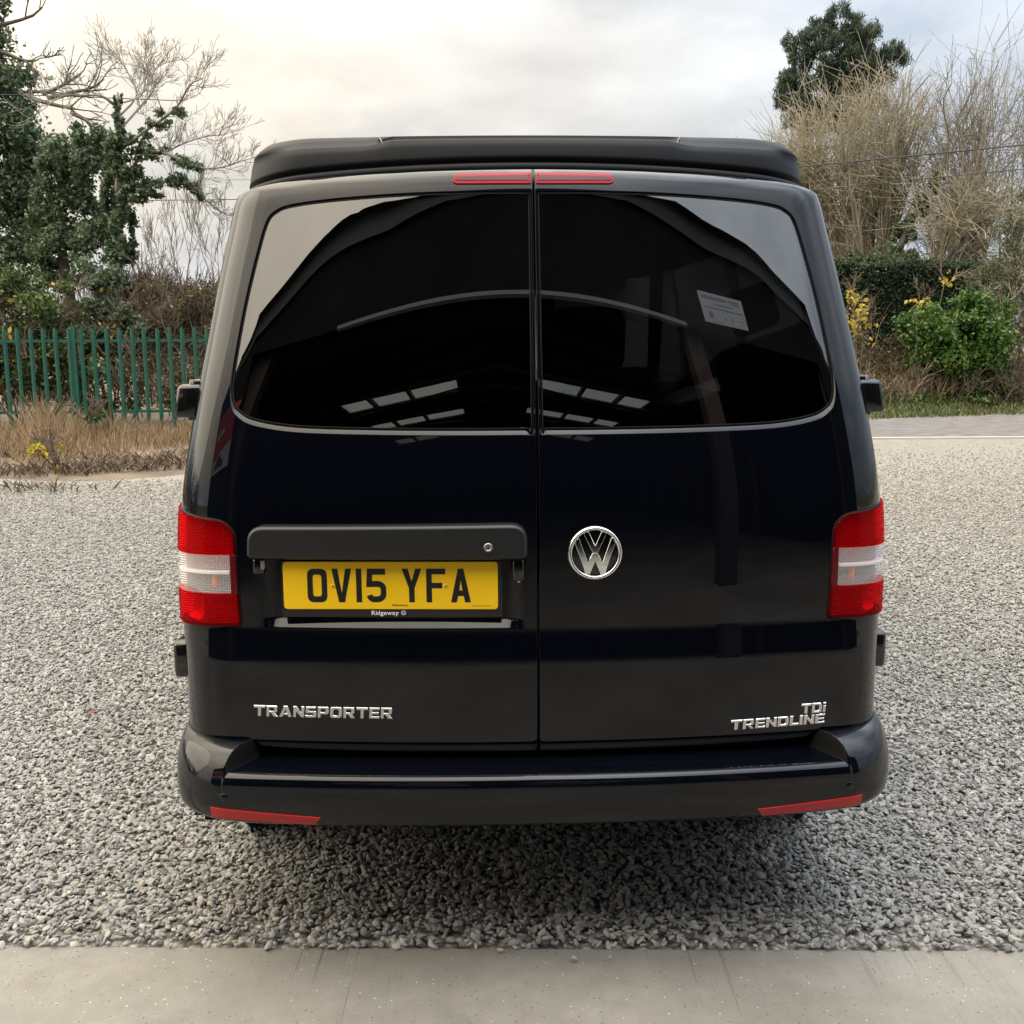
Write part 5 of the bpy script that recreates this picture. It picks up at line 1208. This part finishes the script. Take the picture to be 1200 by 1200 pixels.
bush('bramble_tangle', 'grey brown bramble tangle right of the green shrub at the picture edge', 'thicket', [(1195, 420, 23.8, 32, 50, .9), (1225, 420, 23.8, 40, 60, .9), (1175, 450, 23.3, 32, 22, .7), (1260, 430, 24, 40, 60, 1)], 5500, .075, brownl, 75, 220, twig_b, 12, .4, yell=30)
bush('low_bramble', 'low ivy and bramble spilling onto the grass between the shrubs', 'bramble', [(1040, 462, 22.6, 40, 14, .7), (1085, 468, 22.8, 40, 12, .6), (1150, 465, 22.9, 45, 12, .6)], 3200, .075, ivy_g, 76, 60, twig_b, 10, .4)
bush('grey_green_bush', 'tall grey green bush behind the shrub at the right edge', 'bush', [(1185, 310, 26.5, 40, 45, 1.4), (1225, 300, 26.5, 50, 60, 1.5), (1165, 345, 26.0, 30, 34, 1.1), (1200, 365, 26, 40, 40, 1.2), (1215, 250, 26.8, 34, 30, 1.0)], 15000, .085, olive, 77, 120, bark_g, 16, .34, aspect=.35)

# clipped hedge
def hedge():
    a = at(900, 330, 31.0); b = at(1168, 330, 32.5); top = 3.62; r = empty('clipped_hedge', ((a[0] + b[0]) / 2, 31.7, 0), math.atan2(1.5, b[0] - a[0])); tag(r, 'dark flat topped clipped hedge below the bare trees', 'hedge')
    L = math.hypot(b[0] - a[0], 1.5); rs = np.random.RandomState(9); n = 26000; f = rs.uniform(0, 1, n)
    P = np.stack([rs.uniform(-L / 2, L / 2, n), np.where(f < .75, -.75 + .10 * rs.normal(size=n), rs.uniform(-.75, .75, n)), np.where(f < .75, rs.uniform(.2, top, n), top + .05 * rs.normal(size=n))], 1)
    P[:, 2] += .06 * np.sin(P[:, 0] * 1.9) * (P[:, 2] > 2.5); V, F = leaf_quads(P, .09, rs, .5); mesh_obj('foliage', V, F, yew, r)
    MB().box((-L / 2, -.66, 0), (L / 2, .66, top - .08)).build('shade_core', shade_m, r)  # near-black core put in for the shade inside the hedge
hedge()

# trees beyond the hedge
def bare_tree(label, px, Y, stems, seed, mat, lvl, cat='tree', group='leafless trees beyond the hedge', name='leafless_tree', **kw):
    r = tree_root(name, px, Y, label, cat, group); tw = Twigs(); rg = np.random.RandomState(seed)
    for (bx, dx, dy, dz, L, rad) in stems: tw.grow((bx, rg.normal() * .2, -.05), (dx, dy, dz), L, rad, lvl, rg, **kw)
    tw.build('branches', mat, r); return r, tw
def dome_tree(label, px, Y, crowns, mat, seed, counts=(8, 8, 10, 3), rad=.12, name='leafless_tree', group='leafless trees beyond the hedge', base=(0, 0), trunks=None):
    """many stemmed leafless tree: limbs fan out from the foot and fork until twigs fill rounded crowns"""
    r = tree_root(name, px, Y, label, 'tree', group); rg = np.random.RandomState(seed); tw = Twigs(); unit = lambda v: v / (np.linalg.norm(v) + 1e-9)
    def bow(a, b, lift, k=4):
        m = (a + b) / 2 + rg.normal(size=3) * np.linalg.norm(b - a) * .07; m[2] += lift * np.linalg.norm(b - a); u = np.linspace(0, 1, k + 1)[:, None]; return (1 - u)**2 * a + 2 * u * (1 - u) * m + u * u * b
    for cr in crowns:
        (cx, cy, cz, rx, ry, rz) = loc(r, lumps_px([cr]))[0]; c = np.array([cx, cy, cz]); rr = np.array([rx, ry, rz])
        for i in range(counts[0]):
            d = unit(rg.normal(size=3) * [1, .8, .8] + [0, 0, .25]); b0 = np.array([base[0] + rg.normal() * .25, rg.normal() * .2, 0.0]); L1 = bow(b0, c + rr * d * .42, .05, 6); rd = rad * rg.uniform(.7, 1.15); tw.path(L1, rd, rd * .5, 5)
            for j in range(counts[1]):
                f = rg.uniform(.45, 1.0); s0 = L1[int(f * 6)]; d2 = unit(d + rg.normal(size=3) * .55); L2 = bow(s0, c + rr * d2 * rg.uniform(.55, .82), .05, 4); tw.path(L2, rd * .36, rd * .18, 4)
                for k_ in range(counts[2]):
                    f = rg.uniform(.3, 1.0); s1 = L2[int(f * 4)]; d3 = unit(d2 + rg.normal(size=3) * .75); e = c + rr * d3 * rg.uniform(.74, 1.04); L3 = bow(s1, e, .05, 3); tw.path(L3, .0135, .0085, 3)
                    for m_ in range(counts[3]):
                        s2 = L3[rg.randint(1, 4)]; tw.path([s2, s2 + (unit(e - s1) + rg.normal(size=3) * .85 + [0, 0, .12]) * rg.uniform(.25, .65)], .0085, .0065, 3)
    tw.build('branches', mat, r); return r
dome_tree('broad rounded bare tree dense with olive brown twigs in front of the pine', 1005, 36, [(985, 195, 36, 88, 105, 2.6), (1040, 175, 36.2, 62, 92, 2.2), (930, 225, 36, 48, 62, 1.8)], bark_g, 6, (7, 7, 8, 3))
dome_tree('airy bare tree of fine grey twigs at the right edge of the picture', 1150, 35, [(1160, 185, 35, 75, 120, 2.2), (1235, 190, 35, 60, 110, 2.2)], bark_pale, 18, (6, 7, 7, 3), .09)
dome_tree('lower spreading bare tree of yellowish stems leaning right above the hedge', 1085, 34, [(1120, 255, 34, 62, 52, 1.6)], bark_g, 9, (7, 7, 7, 3), .10, base=(-.4, 0))
r = tree_root('leaning_ivy_trunk', 1050, 34.2, 'leaning tree trunk wrapped in dark ivy between the bare trees', 'tree'); tw = Twigs(); P = catmull([lpt(r, 1040, 350, 34.2), lpt(r, 1052, 300, 34.2), lpt(r, 1066, 262, 34.2), lpt(r, 1090, 228, 34.2), lpt(r, 1105, 195, 34.2), lpt(r, 1112, 160, 34.2)], 4, False); tw.path([(0, 0, 0)] + [tuple(p) for p in P], .14, .04, 6); rg = np.random.RandomState(4)
for i in range(10, len(P), 2): tw.grow(P[i], (rg.normal() * .6, rg.normal() * .3, 1), 1.6, .03, 2, rg, .6, .2, (3, 4), .3, .6, .008)
tw.build('trunk', bark, r); foliage('ivy_foliage', loc(r, lumps_px([(1048, 310, 34.2, 9, 26, .3), (1062, 270, 34.2, 10, 16, .3), (1080, 242, 34.2, 11, 14, .3), (1098, 213, 34.2, 8, 14, .25), (1042, 300, 34.3, 24, 14, .8)])), 5200, .13, ivy, r, 91, 9, .42)
bush('ivy_mound', 'dark ivy mound at the foot of the bare trees above the hedge', 'ivy', [(1015, 303, 33.5, 24, 11, .8), (1044, 306, 33.4, 22, 9, .7)], 3600, .12, ivy, 92, 20, twig_b, 12, .36)
# the pine
def pine_tree():
    r = tree_root('pine_tree', 985, 44, 'dark green pine rising above the bare trees at right', 'tree'); rs = np.random.RandomState(17)
    rows = [(985, 25, 44, 22, 16, .8), (955, 45, 44, 22, 18, .9), (1010, 42, 44, 24, 18, .9), (978, 62, 44, 36, 22, 1.2), (940, 72, 44, 16, 16, .7), (1015, 72, 44, 24, 18, .9), (925, 52, 44, 8, 14, .5), (1046, 62, 44, 10, 14, .5), (1058, 68, 44, 9, 8, .4), (960, 92, 44, 36, 16, 1.2), (1000, 95, 44, 34, 16, 1.2), (922, 98, 44, 10, 12, .5), (975, 120, 44, 44, 18, 1.3), (1010, 118, 44, 34, 16, 1.2), (940, 130, 44, 30, 18, 1.1), (980, 145, 44, 46, 18, 1.3), (915, 115, 44, 10, 12, .5), (1035, 90, 44, 12, 10, .5)]
    lm = loc(r, lumps_px(rows)); sl = sub_lumps(lm, 20, rs, .36); P = lump_points(sl, 3600, rs, .05)
    # needle tufts: sprays of long thin leaves about each twig end
    Q = np.repeat(P, 11, 0) + rs.normal(size=(len(P) * 11, 3)) * [.055, .055, .07]; V, F = leaf_quads(Q, .30, rs, .11, .70); mesh_obj('needles', V, F, pine, r)
    tw = Twigs(); tw.path([(0, 0, -.1), (.1, 0, 4), (0, .1, 8), (-.1, .1, 11), (0, 0, 13.2)], .26, .05, 7)
    for l in lm: tw.path([(0, 0, l[2] - 1.2), (l[0] * .55, l[1] * .5, l[2] - .55), (l[0], l[1], l[2])], .06, .02, 5)
    tw.build('trunk', bark, r)
pine_tree()
# far hedgerows closing the view behind the fence and the van
def hedgerow(name, label, x0, x1, Y, h, n, mat, seed, dy=0.0):
    r = empty(name, ((x0 + x1) / 2, Y, 0)); tag(r, label, 'hedgerow'); rs = np.random.RandomState(seed); lm = []
    x = x0
    while x < x1: w = rs.uniform(1.0, 1.9); hh = h * rs.uniform(.8, 1.15); lm.append((x - (x0 + x1) / 2, rs.normal() * .4 + dy * (x - x0) / (x1 - x0), hh * .5, w, .9, hh * .52)); x += w * .8
    foliage('foliage', lm, n, .13, mat, r, seed, 14, .34); tw = Twigs()
    for l in lm:
        for _ in range(9): tw.grow((l[0] + rs.normal() * .6, l[1], 0), (rs.normal() * .3, rs.normal() * .3, 1), h * .6, .025, 2, rs, .6, .15, (3, 4), .3, .65, .008)
    tw.build('stems', twig_b, r)
hedgerow('hedgerow', 'brown overgrown hedgerow far behind the fence and the ivy clad trees', -24, .5, 27.5, 2.7, 15000, brownl, 81)
hedgerow('hedgerow', 'mixed hedgerow across the lane hidden mostly by the van', 1, 9.5, 28.5, 2.3, 8000, ivy_g, 82, 1.5)

hedgerow('hedgerow', 'rough boundary hedgerow left of the yard, mirrored in the van corner', -5, 5, 9.0, 2.6, 7000, ivy_g, 83)
_h = [o for o in COL.objects if o.get('label') == 'rough boundary hedgerow left of the yard, mirrored in the van corner'][0]; _h.location = (-17.5, 8.5, 0); _h.rotation_euler = (0, 0, R(97)); _h.scale = (1.7, 1, 1)
# white gabled house whose gable shows between the scrub and the van
def house():
    p = at(352, 340, 46); r = empty('gabled_house', (p[0], 46, 0), R(-14)); tag(r, 'white rendered house gable showing between the scrub and the van', 'house'); w, d, eh, rh = 4.0, 9.0, 3.6, 8.0
    wall = mottled('white_render', (.62, .60, .56), (.74, .72, .68), 1.2, .9); rf = mottled('slate_roof', (.10, .09, .085), (.17, .15, .14), 3, .8); gl = simple('house_pane', (.05, .06, .07), .1, spec=.8); fr = simple('house_window_frame', (.7, .7, .68), .5)
    MB().add([(-w, 0, 0), (w, 0, 0), (w, 0, eh), (0, 0, rh), (-w, 0, eh), (-w, d, 0), (w, d, 0), (w, d, eh), (0, d, rh), (-w, d, eh)], [(0, 1, 2, 3, 4), (9, 8, 7, 6, 5), (1, 6, 7, 2), (0, 4, 9, 5)]).build('wall', wall, r)
    for s in (-1, 1): MB().add([(0, -.25, rh + .12), (s * (w + .3), -.25, eh - .12), (s * (w + .3), d + .25, eh - .12), (0, d + .25, rh + .12), (0, -.25, rh + .03), (s * (w + .3), -.25, eh - .21), (s * (w + .3), d + .25, eh - .21), (0, d + .25, rh + .03)], [(0, 1, 2, 3), (7, 6, 5, 4), (0, 4, 5, 1), (1, 5, 6, 2), (2, 6, 7, 3)]).build('roof', rf, r)
    for x, z in ((-1.9, 2.6), (1.9, 2.6), (-1.9, .7), (1.9, .7)):
        f = MB().box((x - .6, -.04, z), (x + .6, .03, z + 1.2)).build('window', fr, r)
        for q in (-.29, .29): MB().box((x + q - .24, -.055, z + .08), (x + q + .24, -.045, z + 1.12)).build('pane', gl, f)
house()

# overhead cables (their poles stand outside the picture)
cab = simple('cable_sheath', (.03, .03, .032), .6)
def cable(label, pts, rad, sag=.0):
    P = [at(*p) for p in pts]; Q = []
    for i in range(len(P) - 1):
        for k_ in range(12): u = k_ / 12; q = P[i] + (P[i + 1] - P[i]) * u; q[2] -= sag * 4 * u * (1 - u); Q.append(q)
    Q.append(P[-1]); o = MB().tube(Q, rad, 6).build('overhead_cable', cab); tag(o, label, 'cable', 'overhead cables'); return o
cable('thick overhead cable rising to the right across the bare trees', [(560, 215, 33.0), (942, 195, 30.0), (1320, 158, 27.5)], .020)
cable('thinner overhead cable below the thick one at right', [(560, 240, 33.0), (960, 222, 30.2), (1320, 186, 27.5)], .012)
cable('level overhead cable crossing the slender ivy wrapped tree at left', [(-120, 236, 27), (165, 235, 28), (420, 232, 29)], .011)
cable('faint overhead cable above the level one by the van roof', [(-120, 214, 34), (230, 211, 34), (420, 210, 34)], .007)
cable('short overhead wire high among the branches at top left', [(-120, 112, 22.2), (20, 111, 22.4), (82, 113, 23), (210, 118, 26)], .010)

# odds and ends
def banner():
    r = empty('advertising_banner', (-4.15, -.98, 0)); tag(r, 'red advertising banner with pale lower part, mirrored in the left corner of the van', 'banner')
    red = simple('banner_red', (.42, .02, .025), .6); pale = simple('banner_pale', (.55, .55, .56), .6); dk = simple('banner_print', (.06, .065, .075), .6)
    MB().box((-1.15, -.01, 1.85), (1.15, .0, 3.1)).build('sheet', red, r)
    MB().add([(-1.15, .003, 1.85), (1.15, .003, 1.85), (1.15, .003, 2.35), (-1.15, .003, 2.15)], [(0, 3, 2, 1)]).build('pale_band', pale, r)
    MB().add([(-.7, .006, 1.93), (.6, .006, 1.93), (.62, .006, 2.04), (.35, .006, 2.08), (.15, .006, 2.2), (-.35, .006, 2.2), (-.55, .006, 2.08), (-.7, .006, 2.05)], [tuple(range(8))[::-1]]).build('printed_shape', dk, r)
    MB().add([(-.9, .003, 2.62), (.2, .003, 2.62), (.2, .003, 2.72), (-.9, .003, 2.72)], [(0, 3, 2, 1)]).build('printed_stripe', pale, r)
banner()
leafm = simple('rust_leaf', (.20, .065, .03), .7)
for px, py, rz, lab in ((108, 838, .4, 'single rust brown fallen leaf on the gravel left of the van'), (1148, 667, 1.2, 'dark fallen leaf on the gravel far right of the van')):
    d = ray_dir(px, py); k_ = CAMH / -d[2]; x, y = d[0] * k_, d[1] * k_
    V = [(-.035, 0, .006), (-.012, .018, .014), (.020, .016, .012), (.040, 0, .004), (.020, -.016, .016), (-.012, -.018, .010), (0, 0, .004)]
    o = mesh_obj('fallen_leaf', V, [(6, 0, 5), (6, 5, 4), (6, 4, 3), (6, 3, 2), (6, 2, 1), (6, 1, 0)], leafm); o.location = (x, y, .006 if py < 1112 else .001); o.rotation_euler = (0, 0, rz); o.scale = (.7, .7, .7); tag(o, lab, 'leaf', 'fallen leaves')
